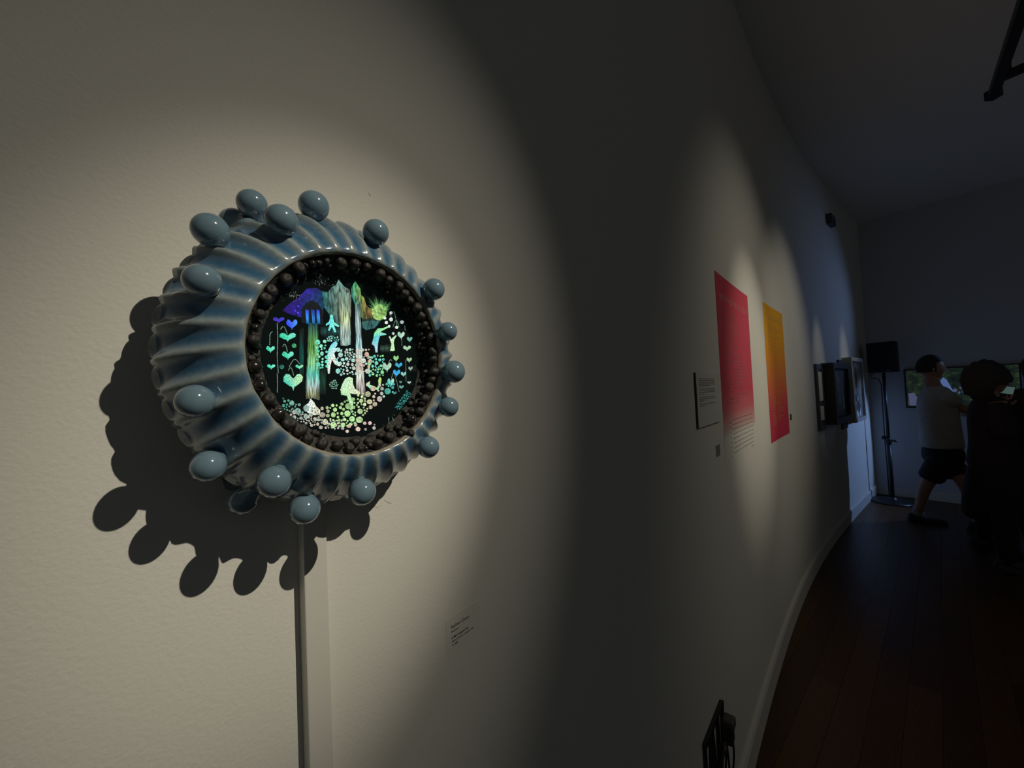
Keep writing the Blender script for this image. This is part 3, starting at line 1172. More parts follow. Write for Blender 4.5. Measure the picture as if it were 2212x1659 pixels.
print_lines('poster_title', rp, pM, ls, m_white_ink, 5, .0016)
print_lines('verse_columns', rp, pM, lines, m_white_ink, 6, .0016)
lines = []
for i in range(8):
    lines.append((s0 + .15, s1 - .05, zb + .165 - i * .020, .0055))
lines.append((s0 + .10, s0 + .135, zb + .16, .004))
for i in range(8):
    lines.append((s0 + .105, s0 + .125, zb + .155 - i * .020, .006))
lines.append((s1 - .12, s1 - .05, zb + .006, .007))
print_lines('credit_lines', rp, pM, lines, m_grey_ink, 9, .0016)

# orange poster
s0, s1, zt, zb = .970, 1.590, 2.051, 1.192
pM = wframe((s0 + s1) / 2, zb)
op = empty('orange_poster', pM)
tag(op, 'tall poster running from amber orange down to crimson with pale lettering', 'poster')
m_or = ramp_mat('amber_print', [(0, (.66, .050, .10)), (.22, (.66, .07, .10)), (.42, (.70, .17, .06)), (.6, (.74, .27, .03)), (.8, (.78, .36, .025)), (1, (.78, .39, .03))], 'Y', 0, zt - zb)
sheet('poster_sheet', s0, s1, zb, zt, .0012, m_or, pM, op)
m_or_ink = mat('amber_pale_ink', (.80, .42, .14), .8, spec=.1)
print_lines('poster_title', op, pM, [(s0 + .06, s1 - .03, zt - .085, .030)], m_or_ink, 15, .0016)
lines = []
z = zt - .13
k = 0
while z > zb + .09:
    if k % 13 != 12:
        lines.append((s0 + .10, s0 + .10 + rr.uniform(.06, .14), z, .011))
    if k % 9 != 8:
        lines.append((s0 + .27, s0 + .27 + rr.uniform(.05, .20), z + .002, .011))
    z -= .018
    k += 1
print_lines('verse_columns', op, pM, lines, m_or_ink, 16, .0016)

# white text panel left of the red poster
s0, s1, zt, zb = -.452, -.155, 1.598, 1.414
pM = wframe((s0 + s1) / 2, zb)
tp = empty('text_panel', pM)
tag(tp, 'white foam board of small black text at the left of the crimson poster', 'sign')
m_gap_shade = mat('board_gap_shade', (.05, .048, .045), .8)  # dark colour stands in for the shadow gap along the board
sheet('shade_gap_core', s0, s1, zb, zt, .006, m_gap_shade, pM, tp, 4)
sheet('board_face', s0 + .003, s1, zb + .0015, zt, .0012, m_card, pM, tp, 4, off=.006)  # face inset so the painted gap shade shows at left and bottom
lines = []
for i, y in enumerate([.162, .156, .150, .144, .138, .128, .122, .116, .110, .099, .093, .087, .076, .070]):
    w = {4: .75, 8: .33, 11: .3, 13: .38}.get(i, 1.0)
    lines.append((s0 + .028, s0 + .028 + .205 * w, zb + y, .0034))
print_lines('panel_text', tp, pM, lines, m_ink, 18, .0076)

# blank card where the code was
sheet_o = empty('code_card', wframe(-.197, 1.308))
tag(sheet_o, 'small blank grey card on the wall below the white text panel', 'card')
box('card', (-.030, .030, -.021, .021, 0, .0012), mat('grey_card', (.24, .23, .20), .6), sheet_o, Matrix.Identity(4), .0003)
# small dark price tag after the orange poster
tg = empty('price_tag', wframe(1.672, 1.30))
tag(tg, 'tiny dark tag on the wall right of the orange poster', 'tag')
box('tag_plate', (-.030, .030, -.021, .021, 0, .002), mat('dark_tag', (.09, .075, .03), .4), tg, Matrix.Identity(4), .0004)
print_lines('tag_text', tg, wframe(1.672, 1.30), [(1.65, 1.69, 1.306, .006), (1.65, 1.68, 1.295, .006)], mat('tag_ink', (.35, .30, .15), .5), 3, .0024)

# paint cracks in the wall
for pts in ([(795, 416), (798, 418), (801, 423)], [(798, 1097), (806, 1094), (815, 1096), (824, 1090), (828, 1086)], [(832, 1080), (838, 1085), (846, 1087)], [(1308, 545), (1316, 560), (1325, 585), (1333, 600)]):
    L = []
    for (x, y) in pts:
        r = ray(x, y)
        best = min(np.arange(-1.75, 0, .002), key=lambda s: abs(r[0] * wpos(s)[1] - r[1] * wpos(s)[0]))
        p = wpos(best)
        L.append(wp(best, EYE + r[2] * p[1], .00005))
    o = tube('paint_crack', L, .00028 if pts[0][0] < 1000 else .0003, mat('crack_paint', (.46, .44, .39), .8), wl, None, 5)

# ------------------------------------------------------------------ framed works far along the wall
m_fr_black = mat('black_frame', (.010, .010, .012), .4)
m_fr_grey = mat('grey_frame', (.45, .43, .39), .5)
m_fr_dark = mat('dark_frame', (.07, .068, .06), .5)
m_mat = mat('cream_mount', (.72, .69, .58), .7)
m_photo_d = mat('photo_dark', (.09, .09, .085), .5, vary=.95, vscale=16)
m_photo_g = mat('photo_grey', (.20, .19, .16), .5, vary=.7, vscale=7)


def frame(name, label, s0, s1, z0, z1, d0, d1, rail, m_rail, panel, label2=None):
    """box frame from off d0 to d1 with four rails and a recessed picture"""
    sc = (s0 + s1) / 2
    M = wframe(sc, z0, d0)
    e = empty(name, M)
    tag(e, label, 'picture')
    w, h, d = (s1 - s0), z1 - z0, d1 - d0
    box('frame_rail', (-w / 2, -w / 2 + rail, 0, h, 0, d), m_rail, e, Matrix.Identity(4), .002)
    box('frame_rail', (w / 2 - rail, w / 2, 0, h, 0, d), m_rail, e, Matrix.Identity(4), .002)
    box('frame_rail', (-w / 2 + rail, w / 2 - rail, 0, rail, 0, d), m_rail, e, Matrix.Identity(4), .002)
    box('frame_rail', (-w / 2 + rail, w / 2 - rail, h - rail, h, 0, d), m_rail, e, Matrix.Identity(4), .002)
    box('back_panel', (-w / 2 + rail, w / 2 - rail, rail, h - rail, 0, d * .75), panel, e, Matrix.Identity(4))
    return e, w, h, d


def shape(name, pts, z, th, material, parent):
    bm = bmesh.new()
    a = [bm.verts.new((x, y, z)) for x, y in pts]
    b = [bm.verts.new((x, y, z + th)) for x, y in pts]
    bm.faces.new(b)
    bm.faces.new(a[::-1])
    n = len(a)
    for i in range(n):
        bm.faces.new((a[i], a[(i + 1) % n], b[(i + 1) % n], b[i]))
    return bm_obj(name, bm, material, parent, Matrix.Identity(4))


# flat dark frame with two pale windows
e, w, h, d = frame('double_mount_frame', 'flat dark frame with two pale mounts, nearest of the framed works', 2.69, 2.955, 1.10, 1.715, 0, .022, .05, m_fr_dark, m_fr_dark)
box('mount', (-w / 2 + .055, w / 2 - .055, .27, .54, d * .75, d * .75 + .004), m_mat, e, Matrix.Identity(4))
box('mount', (-w / 2 + .055, w / 2 - .055, .09, .22, d * .75, d * .75 + .004), m_mat, e, Matrix.Identity(4))
# deep black box frame
e, w, h, d = frame('black_box_frame', 'deep black box frame with a dark narrow picture', 2.965, 3.70, 1.135, 1.725, .0, .105, .055, m_fr_black, m_fr_black)
zf = d * .75
box('picture_sheet', (-.19, .16, .10, .51, zf, zf + .004), m_photo_d, e, Matrix.Identity(4))
pr = random.Random(8)
for k in range(26):
    x, y = pr.uniform(-.16, .12), pr.uniform(.16, .42)
    shape('pale_stroke', [(x, y), (x + pr.uniform(.01, .03), y - .005), (x + pr.uniform(.02, .05), y + pr.uniform(.04, .10)), (x + .005, y + pr.uniform(.03, .08))], zf + .004, .001, mat('stroke_grey', (.30, .29, .26), .6), e)
shape('pale_stroke', [(.07, .13), (.12, .15), (.13, .24), (.09, .20)], zf + .004, .002, mat('stroke_pale', (.6, .58, .5), .6), e)
# pale grey box frame
e, w, h, d = frame('grey_box_frame', 'pale grey box frame with a black and white figure picture, nearest the corner', 3.98, 4.62, 1.07, 1.81, .0, .085, .045, m_fr_grey, m_photo_g)
zf = d * .75
mk = mat('stroke_black', (.02, .02, .02), .6)
mw = mat('stroke_white', (.75, .72, .66), .6)
shape('dark_shape', [(-.06, .46), (-.10, .54), (-.04, .64), (.03, .60), (.05, .52), (.01, .44), (.0, .38), (-.02, .38)], zf, .002, mk, e)
for pts, mm in (([(-.12, .30), (-.02, .36), (.08, .31), (.10, .22), (.0, .25), (-.10, .22)], mk), ([(-.08, .20), (.02, .24), (.12, .18), (.08, .12), (-.04, .10), (-.10, .14)], mk), ([(-.03, .27), (.02, .33), (.05, .28), (.02, .22)], mw),
                ([(-.12, .10), (-.06, .19), (-.02, .12), (.0, .05), (-.08, .05)], mw), ([(.04, .06), (.10, .16), (.14, .10), (.12, .05)], mw), ([(-.10, .32), (-.07, .38), (-.06, .31)], mw)):
    shape('figure_shape', pts, zf + .002, .001, mm, e)
# board behind the grey frame
e = empty('backing_board', wframe(3.86, 1.02))
tag(e, 'dark grey board on the wall between the black and pale grey box frames', 'board')
box('board', (-.135, .10, 0, .76, 0, .02), m_fr_dark, e, Matrix.Identity(4), .002)
box('pale_strip', (.10, .11, .05, .72, .0, .024), m_mat, e, Matrix.Identity(4))

# sensor high on the wall
e = empty('wall_sensor', wframe(3.78, 3.33))
tag(e, 'small dark box high on the wall near the ceiling', 'sensor')
box('sensor_case', (-.10, .10, -.055, .055, 0, .05), mat('sensor_plastic', (.05, .05, .055), .5), e, Matrix.Identity(4), .008)
box('sensor_lens', (-.05, .05, -.05, -.02, .05, .056), m_black, e, Matrix.Identity(4), .003)

# ------------------------------------------------------------------ low rack with cords at the foot of the wall
rkM = wframe(-.47, .36)
rk = empty('cord_rack', rkM)
tag(rk, 'black slotted rack with hanging cords low on the wall above the baseboard', 'rack')
box('top_rail', (-.11, .10, .125, .14, .0, .012), m_blackm, rk, rkM.copy() if False else Matrix.Identity(4), .002)
box('bottom_rail', (-.11, .10, -.03, -.015, .0, .012), m_blackm, rk, Matrix.Identity(4), .002)
for k in range(5):
    x = -.11 + k * .049
    tilt = .02 * math.sin(k * 2.1)
    bm = bmesh.new()
    add_box(bm, x, x + .013, -.02, .13, .002, .010, .002)
    for v in bm.verts:
        v.co.x += tilt * (v.co.y / .13)
    bm_obj('slat', bm, m_blackm, rk, Matrix.Identity(4))
box('plug', (.045, .085, .04, .105, .012, .045), mat('plug_brown', (.03, .02, .016), .5), rk, Matrix.Identity(4), .006)
box('plug_cap', (.05, .09, .085, .115, .015, .05), mat('plug_grey', (.10, .085, .075), .5), rk, Matrix.Identity(4), .006)
for k, (x, sw) in enumerate(((.05, -.03), (.08, .015), (.0, .02), (.03, .0))):
    pts = []
    for i in range(12):
        t = i / 11
        pts.append((x + sw * math.sin(t * 3.0), .06 - .30 * t, .026 + .012 * math.sin(t * 4 + k)))
    tube('cord', pts, .0032, m_black if k != 3 else mat('cord_grey', (.12, .11, .10), .5), rk, Matrix.Identity(4), 6)
tube('cord_loop', [(.02 + .03 * math.cos(t), -.07 + .04 * math.sin(t), .02) for t in [2 * math.pi * k / 20 for k in range(21)]], .0035, m_black, rk, Matrix.Identity(4), 6)

# ------------------------------------------------------------------ lighting track under the ceiling
p0, p1 = on_z(2146, 203, 3.42), on_z(2240, -75, 3.42)
tr = empty('lighting_track', Matrix.Translation(p0))
tag(tr, 'black lighting track with a side arm hanging below the ceiling', 'track')


def bar(name, a, b, w, h, material, parent, org):
    d = (b - a)
    L = d.length
    bm = bmesh.new()
    add_box(bm, -w / 2, w / 2, 0, L, -h / 2, h / 2, .004)
    ang = math.atan2(-d.x, d.y)
    return bm_obj(name, bm, material, parent, Matrix.Translation(a - org) @ Matrix.Rotation(ang, 4, 'Z'))


bar('track_rail', p0, p1, .05, .045, m_blackm, tr, p0)
pb = on_z(2166, 166, 3.42)
bar('track_arm', pb, on_z(2290, 112, 3.42), .045, .045, m_blackm, tr, p0)
box('end_cap', (-.03, .03, -.03, .03, -.03, .03), m_black, tr, Matrix.Identity(4), .005)
tube('hanger_rod', [p1 - p0 + Vector((0, 0, .02)), p1 - p0 + Vector((0, 0, .20))], .008, m_blackm, tr, Matrix.Identity(4), 8)
tube('hanger_rod', [(pb - p0) + Vector((.05, 0, .02)), (pb - p0) + Vector((.05, 0, .20))], .008, m_blackm, tr, Matrix.Identity(4), 8)


# ------------------------------------------------------------------ far end: television, loudspeaker on its stand
def end_frame(x, y, z=None, off=0.0):
    """frame on the end wall where the ray through a pixel meets it: local x to the right, y up, z into the room"""
    r = ray(x, y)
    n = np.array([EN[0], EN[1]])
    k = (n @ CPT - off) / (n @ r[:2])
    p = Vector((r[0] * k, r[1] * k, EYE + r[2] * k if z is None else z))
    M = Matrix.Identity(4)
    for i, v in enumerate(((EDIR[0], EDIR[1], 0), (0, 0, 1), (-EN[0], -EN[1], 0))):
        for q in range(3):
            M[q][i] = v[q]
    M[0][3], M[1][3], M[2][3] = p
    return M


TVM = end_frame(1958, 881, off=.03)
tvr = end_frame(2205, 781, off=.03)
tv_w = (tvr.translation - TVM.translation).xy.length
tv_h = tv_w * .565
tvtop = end_frame(1957, 798, off=.03).translation.z
tv_h = max(.3, tvtop - TVM.translation.z)
tv = empty('television', TVM)
tag(tv, 'flat television showing green trees on the far end wall', 'television')
box('tv_case', (0, tv_w, 0, tv_h, -.028, .03), m_black, tv, Matrix.Identity(4), .004)


def screen_mat():
    mt = bpy.data.materials.new('screen_foliage')
    mt.use_nodes = True
    nt = mt.node_tree
    b = nt.nodes['Principled BSDF']
    b.inputs['Base Color'].default_value = (.01, .01, .012, 1)
    b.inputs['Roughness'].default_value = .25
    tc = nt.nodes.new('ShaderNodeTexCoord')
    n = nt.nodes.new('ShaderNodeTexNoise')
    n.inputs['Scale'].default_value = 16
    n.inputs['Detail'].default_value = 8
    n.inputs['Roughness'].default_value = .7
    nt.links.new(tc.outputs['Object'], n.inputs['Vector'])
    r = nt.nodes.new('ShaderNodeValToRGB')
    el = r.color_ramp.elements
    for _ in range(2):
        el.new(.5)
    for e_, (p, c) in zip(el, [(.36, (.002, .005, .006)), (.50, (.006, .012, .009)), (.60, (.014, .026, .012)), (.74, (.05, .065, .045))]):
        e_.position = p
        e_.color = (*c, 1)
    nt.links.new(n.outputs['Fac'], r.inputs['Fac'])
    nt.links.new(r.outputs['Color'], b.inputs['Emission Color'])
    b.inputs['Emission Strength'].default_value = 1.0
    return mt


box('tv_screen', (.018, tv_w - .018, .022, tv_h - .016, .030, .0312), screen_mat(), tv, Matrix.Identity(4))
m_sky_blue = mat('screen_blue', (.01, .01, .012), .3, emit=(.065, .11, .26), estr=1.0)
m_lilac = mat('screen_lilac', (.01, .01, .012), .3, emit=(.06, .065, .13), estr=1.0)


def tvq(pts, material, name):
    inv = TVM.inverted()
    P = []
    for (x, y) in pts:
        q = inv @ end_frame(x, y, off=.0625).translation
        P.append((q.x, q.y))
    shape(name, P, .0312, .0008, material, tv)


tvq([(2029, 824), (2037, 815), (2045, 820), (2060, 846), (2050, 848)], m_sky_blue, 'blue_shape')
tvq([(1962, 850), (1975, 849), (1984, 862), (1988, 876), (1965, 876)], m_lilac, 'lilac_shape')
for x, y, r in ((2063, 843, 5), (2076, 837, 4), (2083, 846, 5), (2072, 848, 3)):
    tvq([(x + r * math.cos(t), y + r * .8 * math.sin(t)) for t in [2 * math.pi * k / 9 for k in range(9)]], m_lilac, 'petal')

# loudspeaker stand: base on the floor
sb = on_z(1929, 1084, 0)
st = empty('speaker_stand', Matrix.Translation(sb))
tag(st, 'black pole stand on a round base in front of the end wall', 'stand')
bm = bmesh.new()
add_lathe(bm, [(0, 0), (.215, 0), (.22, .01), (.21, .022), (.05, .034), (.03, .06), (.0, .06)], 40)
bm_obj('base_plate', bm, m_blackm, st, Matrix.Identity(4), False)
sp_bot = pt(1928, 804, sb.y).z
tube('lower_tube', [(0, 0, .03), (0, 0, .78)], .021, m_blackm, st, Matrix.Identity(4), 14)
tube('upper_tube', [(0, 0, .74), (0, 0, sp_bot - .002)], .016, m_blackm, st, Matrix.Identity(4), 14)
bm = bmesh.new()
add_lathe(bm, [(.0, .735), (.029, .735), (.031, .75), (.031, .79), (.026, .80), (.0, .80)], 20)
bm_obj('collar', bm, m_black, st, Matrix.Identity(4), False)
sidev = Vector((EDIR[0], EDIR[1], 0))
tube('clamp_knob', [sidev * .02 + Vector((0, 0, .77)), sidev * .075 + Vector((0, 0, .765))], [.008, .016], m_black, st, Matrix.Identity(4), 10)
tube('clamp_knob', [sidev * -.02 + Vector((0, 0, .80)), sidev * -.06 + Vector((0, 0, .805))], [.02, .024], m_black, st, Matrix.Identity(4), 10)
tube('cable', [Vector((0, 0, 0)) + sidev * q + Vector((0, 0, z)) for q, z in ((-.10, sp_bot - .012), (-.14, sp_bot - .03), (-.12, sp_bot - .06), (-.05, sp_bot - .08), (-.030, sp_bot - .16), (-.034, .9), (-.03, .4), (-.03, .05))], .006, m_black, st, Matrix.Identity(4), 6)

SM = Matrix.Identity(4)
for i, v in enumerate(((EDIR[0], EDIR[1], 0), (0, 0, 1), (-EN[0], -EN[1], 0))):
    for q in range(3):
        SM[q][i] = v[q]
SM[0][3], SM[1][3], SM[2][3] = sb.x, sb.y, sp_bot
spk = empty('loudspeaker', SM)
tag(spk, 'black square loudspeaker on top of the pole stand', 'speaker')
hs = pt(1928, 739, sb.y).z - sp_bot
m_spk = mat('speaker_cabinet', (.008, .009, .016), .55, bump=.3, bscale=200)
box('cabinet', (-.135, .135, 0, hs, -.11, .10), m_spk, spk, Matrix.Identity(4), .008)
box('grille', (-.125, .125, .01, hs - .01, .10, .106), mat('grille_cloth', (.010, .011, .020), .8, bump=.6, bscale=600), spk, Matrix.Identity(4), .003)
box('badge', (.045, .062, .018, .028, .106, .108), mat('badge_grey', (.20, .20, .22), .4), spk, Matrix.Identity(4))

# ------------------------------------------------------------------ people
m_skin = mat('skin', (.42, .24, .17), .55, vary=.06, vscale=30)
m_tee = mat('grey_tee', (.42, .43, .41), .85, vary=.08, vscale=20, bump=.5, bscale=14, bdist=.01)
m_shorts = mat('navy_shorts', (.010, .011, .016), .85)
m_hair = mat('dark_hair', (.012, .010, .009), .7, bump=.8, bscale=120, bdist=.004)
m_hair_g = mat('greying_hair', (.045, .04, .036), .8, bump=.9, bscale=60, bdist=.01)
m_shoe = mat('black_shoe', (.008, .008, .009), .6)
m_sole = mat('shoe_sole', (.03, .03, .03), .7)
m_sock = mat('pale_sock', (.22, .22, .22), .9)
m_maroon = mat('maroon_top', (.022, .010, .012), .85, bump=.4, bscale=15, bdist=.01)
m_skirt = mat('black_skirt', (.012, .010, .010), .85)
m_olive = mat('olive_coat', (.030, .022, .012), .85, bump=.4, bscale=12, bdist=.01)
m_trouser = mat('dark_trousers', (.010, .010, .011), .85)


def skin_obj(name, verts, edges, radii, material, parent, levels=2, rootv=0):
    me = bpy.data.meshes.new(name)
    me.from_pydata([tuple(v) for v in verts], edges, [])
    o = bpy.data.objects.new(name, me)
    col.objects.link(o)
    md = o.modifiers.new('skin', 'SKIN')
    md.use_smooth_shade = True
    sv = me.skin_vertices[0].data
    for i, r in enumerate(radii):
        rr_ = r if isinstance(r, tuple) else (r, r)
        sv[i].radius = rr_
        sv[i].use_root = (i == rootv)
    sd = o.modifiers.new('sub', 'SUBSURF')
    sd.levels = levels
    sd.render_levels = levels
    dg = bpy.context.evaluated_depsgraph_get()
    me2 = bpy.data.meshes.new_from_object(o.evaluated_get(dg))
    bpy.data.objects.remove(o)
    me2.materials.clear()
    return mesh_obj(name, me2, material, parent, None, True)


def head_mesh(name, c, fwd, up, hgt, material, parent):
    """head with brow, nose, lips, chin and ears; c is its centre"""
    bm = bmesh.new()
    bmesh.ops.create_uvsphere(bm, u_segments=40, v_segments=28, radius=1)
    f = Vector(fwd).normalized()
    u = Vector(up).normalized()
    s = f.cross(u).normalized()
    u = s.cross(f).normalized()
    hh = hgt / 2
    for v in bm.verts:
        x, y, z = v.co            # y forward, z up, x side
        X = x * .335 * hgt
        Y = y * .41 * hgt
        Z = z * hh
        if z < 0:                 # jaw narrows
            X *= 1 - .34 * (-z) ** 1.3
            if y < 0:
                Y *= 1 - .35 * (-z)
            else:
                Y *= 1 - .05 * (-z)
        if y > .3:
            cx_ = math.exp(-(X / (.055 * hgt)) ** 2)
            # nose, brow, lips, chin
            Y += cx_ * .085 * hgt * math.exp(-((z + .18) / .15) ** 2)
            Y += cx_ * .030 * hgt * math.exp(-((z - .02) / .12) ** 2)
            Y += .020 * hgt * math.exp(-((z - .14) / .08) ** 2) * math.exp(-(X / (.18 * hgt)) ** 2)
            ex = math.exp(-((abs(X) - .12 * hgt) / (.055 * hgt)) ** 2)
            Y -= ex * .035 * hgt * math.exp(-((z + .0) / .09) ** 2)
            lp = math.exp(-(X / (.09 * hgt)) ** 2)
            Y += lp * .022 * hgt * math.exp(-((z + .48) / .06) ** 2)
            Y -= lp * .012 * hgt * math.exp(-((z + .41) / .03) ** 2)
            Y += lp * .030 * hgt * math.exp(-((z + .80) / .14) ** 2)
        v.co = Vector(c) + s * X + f * Y + u * Z
    for sg in (-1, 1):            # ears
        Mx = Matrix.Identity(4)
        for i, q in enumerate((s * .035 * hgt, f * .07 * hgt, u * .13 * hgt)):
            for k in range(3):
                Mx[k][i] = q[k]
        p = Vector(c) + s * sg * .335 * hgt - f * .02 * hgt - u * .02 * hgt
        Mx[0][3], Mx[1][3], Mx[2][3] = p
        bmesh.ops.create_uvsphere(bm, u_segments=12, v_segments=8, radius=1, matrix=Mx)
    return bm_obj(name, bm, material, parent, None, True)


def hair_cap(name, c, fwd, up, hgt, material, parent, thick=.02, low=-.25, curly=0.0, seed=1):
    bm = bmesh.new()
    bmesh.ops.create_uvsphere(bm, u_segments=40, v_segments=26, radius=1)
    f = Vector(fwd).normalized()
    u = Vector(up).normalized()
    s = f.cross(u).normalized()
    u = s.cross(f).normalized()
    kill = []
    for v in bm.verts:
        x, y, z = v.co
        limit = low + (.62 if y > .25 else .0) + max(0, y) * .30
        if z < limit - .12:
            kill.append(v)
        k = 1 + thick / (.4 * hgt) + curly * (math.sin(9 * x + seed) * math.sin(8 * y + 2) * math.sin(10 * z + 1))
        v.co = Vector(c) + s * (x * .335 * hgt * k) + f * (y * .41 * hgt * k) + u * (z * hgt / 2 * k)
    bmesh.ops.delete(bm, geom=kill, context='VERTS')
    return bm_obj(name, bm, material, parent, None, True)


def shoe(parent, heel, toe, w=.047, h=.085):
    heel, toe = Vector(heel), Vector(toe)
    d = (toe - heel)
    L = d.length
    d.normalize()
    s = d.cross(Vector((0, 0, 1))).normalized()
    bm = bmesh.new()
    prof = [(-.02, .55, .9), (.05, .95, 1.0), (.25, 1.0, 1.0), (.42, .92, .78), (.60, 1.02, .58), (.8, 1.0, .5), (.94, .8, .42), (1.02, .4, .30)]
    rings = []
    for t, ww, hh in prof:
        c = heel + d * (t * L)
        ring = []
        for (a, b) in ((-1, 0), (-1.05, .25), (-.85, .7), (-.4, 1), (.4, 1), (.85, .7), (1.05, .25), (1, 0)):
            ring.append(bm.verts.new(c + s * (a * w * ww) + Vector((0, 0, .012 + b * h * hh))))
        rings.append(ring)
    for a, b in zip(rings, rings[1:]):
        for k in range(8):
            bm.faces.new((a[k], a[(k + 1) % 8], b[(k + 1) % 8], b[k]))
    bm.faces.new(rings[0])
    bm.faces.new(rings[-1])
    o = bm_obj('shoe', bm, m_shoe, parent, None, True)
    bm = bmesh.new()
    out = [(-.03, .6), (.03, .98), (.3, .9), (.6, 1.08), (.85, 1.0), (1.0, .7), (1.05, .2)]
    P = [heel + d * (t * L) + s * (w * a) for t, a in out] + [heel + d * (t * L) - s * (w * a) for t, a in reversed(out)]
    slab_poly(bm, [(p.x, p.y) for p in P], 0.0, .022)
    bm_obj('sole', bm, m_sole, o, None)
    return o


def hand(name, wrist, fdir, palm_n, size, material, parent, curl=.5):
    """palm plus four fingers and a thumb as one skinned mesh"""
    f = Vector(fdir).normalized()
    n = Vector(palm_n)
    n = (n - f * n.dot(f)).normalized()
    s = f.cross(n).normalized()
    W0 = Vector(wrist)
    V, E, R_ = [W0, W0 + f * size * .25, W0 + f * size * .46], [(0, 1), (1, 2)], [(.024, .018), (.036, .017), (.038, .015)]
    for k, (off, ln) in enumerate(((-.036, .40), (-.012, .47), (.012, .44), (.034, .34))):
        b = W0 + f * size * .47 + s * off * size / .19
        i = len(V)
        d = f.copy()
        pts = [b]
        for q, fr in enumerate((.42, .32, .26)):
            ang = curl * (.5 + .5 * q)
            d = (f * math.cos(ang * (q + 1) * .7) + n * math.sin(ang * (q + 1) * .7)).normalized()
            pts.append(pts[-1] + d * ln * size * fr)
        V += pts
        E += [(2, i), (i, i + 1), (i + 1, i + 2), (i + 2, i + 3)]
        R_ += [.0095, .009, .0082, .0065]
    i = len(V)
    tb = W0 + f * size * .18 - s * .035 * size / .19
    td = (f * .6 - s * .7 + n * .3).normalized()
    V += [tb, tb + td * size * .17, tb + td * size * .17 + (f * .8 - s * .2 + n * .4).normalized() * size * .16]
    E += [(1, i), (i, i + 1), (i + 1, i + 2)]
    R_ += [.012, .010, .0075]
    return skin_obj(name, V, E, R_, material, parent, 1)


UP = Vector((0, 0, 1))



def loc(vs, base):
    return [base @ Vector(v) for v in vs]


def rings_mesh(name, rings, lat, face, material, parent, seg=28, power=2.4, folds=0.0):
    """garment or trunk through elliptical rings (centre, half width, half depth), open ends capped"""
    bm = bmesh.new()
    R_ = []
    for q, (c, hw, hd) in enumerate(rings):
        ring = []
        for k in range(seg):
            t = 2 * math.pi * k / seg
            ct, st_ = math.cos(t), math.sin(t)
            x = math.copysign(abs(ct) ** (2 / power), ct)
            y = math.copysign(abs(st_) ** (2 / power), st_)
            w = 1 + folds * math.sin(5 * t + q * 1.7) * math.sin(2.3 * q + t)
            ring.append(bm.verts.new(Vector(c) + lat * (x * hw * w) + face * (y * hd * w)))
        R_.append(ring)
    for a, b in zip(R_, R_[1:]):
        for k in range(seg):
            bm.faces.new((a[k], a[(k + 1) % seg], b[(k + 1) % seg], b[k]))
    bm.faces.new(R_[0][::-1])
    bm.faces.new(R_[-1])
    o = bm_obj(name, bm, material, parent, None, True)
    sd = o.modifiers.new('sub', 'SUBSURF')
    sd.levels = sd.render_levels = 1
    return o


def limb(name, pts, rads, material, parent):
    bm = bmesh.new()
    add_tube(bm, pts, rads, 18)
    o = bm_obj(name, bm, material, parent, None, True)
    sd = o.modifiers.new('sub', 'SUBSURF')
    sd.levels = sd.render_levels = 1
    return o


E_ = [(0, 1), (1, 2), (2, 3), (3, 4), (0, 5), (5, 6), (6, 7), (0, 8), (8, 9), (9, 10), (2, 11), (11, 12), (12, 13), (2, 14), (14, 15), (15, 16)]

# --- striding man in a pale T-shirt
ft_r = on_z(1985, 1129, 0)                 # back foot
ft_f = on_z(2118, 1150, 0)                 # front foot
man = empty('person', Matrix.Translation((ft_r + ft_f) / 2))
mi = man.matrix_world.inverted()
tag(man, 'person striding to the right in pale grey T-shirt, dark shorts and trainers', 'person')
face = Vector((.86, -.50, 0)).normalized()
lat = face.cross(UP).normalized()          # his right side, towards the camera
zz = 3.98
pel, wai, che, nck, hdc = pt(2036, 976, zz), pt(2031, 935, zz), pt(2024, 878, zz), pt(2015, 832, zz), pt(2010, 796, zz)
shr, shl = che + lat * .165 + UP * .115, che - lat * .165 + UP * .115
hipr, hipl = pel + lat * .09, pel - lat * .09
kn_r, an_r = pt(1998, 1052, zz + .06), Vector((ft_r.x, ft_r.y, .10))
kn_f, an_f = pt(2084, 1046, zz - .14), Vector((ft_f.x, ft_f.y, .10))
elr, war = pt(2072, 880, zz - .16), pt(2108, 893, zz - .22)
ell, wal = pt(2082, 895, zz + .06), pt(2120, 878, zz - .04)
V = [pel, wai, che, nck, hdc - UP * .05, hipr, kn_r, an_r, hipl, kn_f, an_f, shr, elr, war, shl, ell, wal]
Rr = [.11, .105, .115, .062, .055, .085, .056, .040, .085, .056, .040, .055, .042, .028, .055, .042, .028]
skin_obj('body', loc(V, mi), E_, Rr, m_skin, man)
head_mesh('head', mi @ hdc, face, UP - face * .06, .245, m_skin, man)
hair_cap('hair', mi @ (hdc + UP * .010), face, UP - face * .06, .245, m_hair, man, .010, -.30)
L_ = lambda p: mi @ p
rings_mesh('t_shirt', [(L_(pel + UP * .035), .178, .150), (L_(pel + UP * .06), .182, .152), (L_(wai), .176, .146), (L_(che - UP * .06), .180, .142), (L_(che + UP * .03), .192, .140), (L_(che + UP * .10), .195, .125),
                       (L_(che + UP * .15), .165, .105), (L_(che + UP * .185), .110, .085), (L_(nck - UP * .005), .072, .072)], lat, face, m_tee, man, folds=.02)
for sh, el in ((shr, elr), (shl, ell)):
    a_, b_ = L_(sh), L_(el)
    limb('sleeve', [a_ * 1.12 - b_ * .12, a_ * .8 + b_ * .2, a_ * .45 + b_ * .55, a_ * .28 + b_ * .72], [.070, .078, .074, .078], m_tee, man)
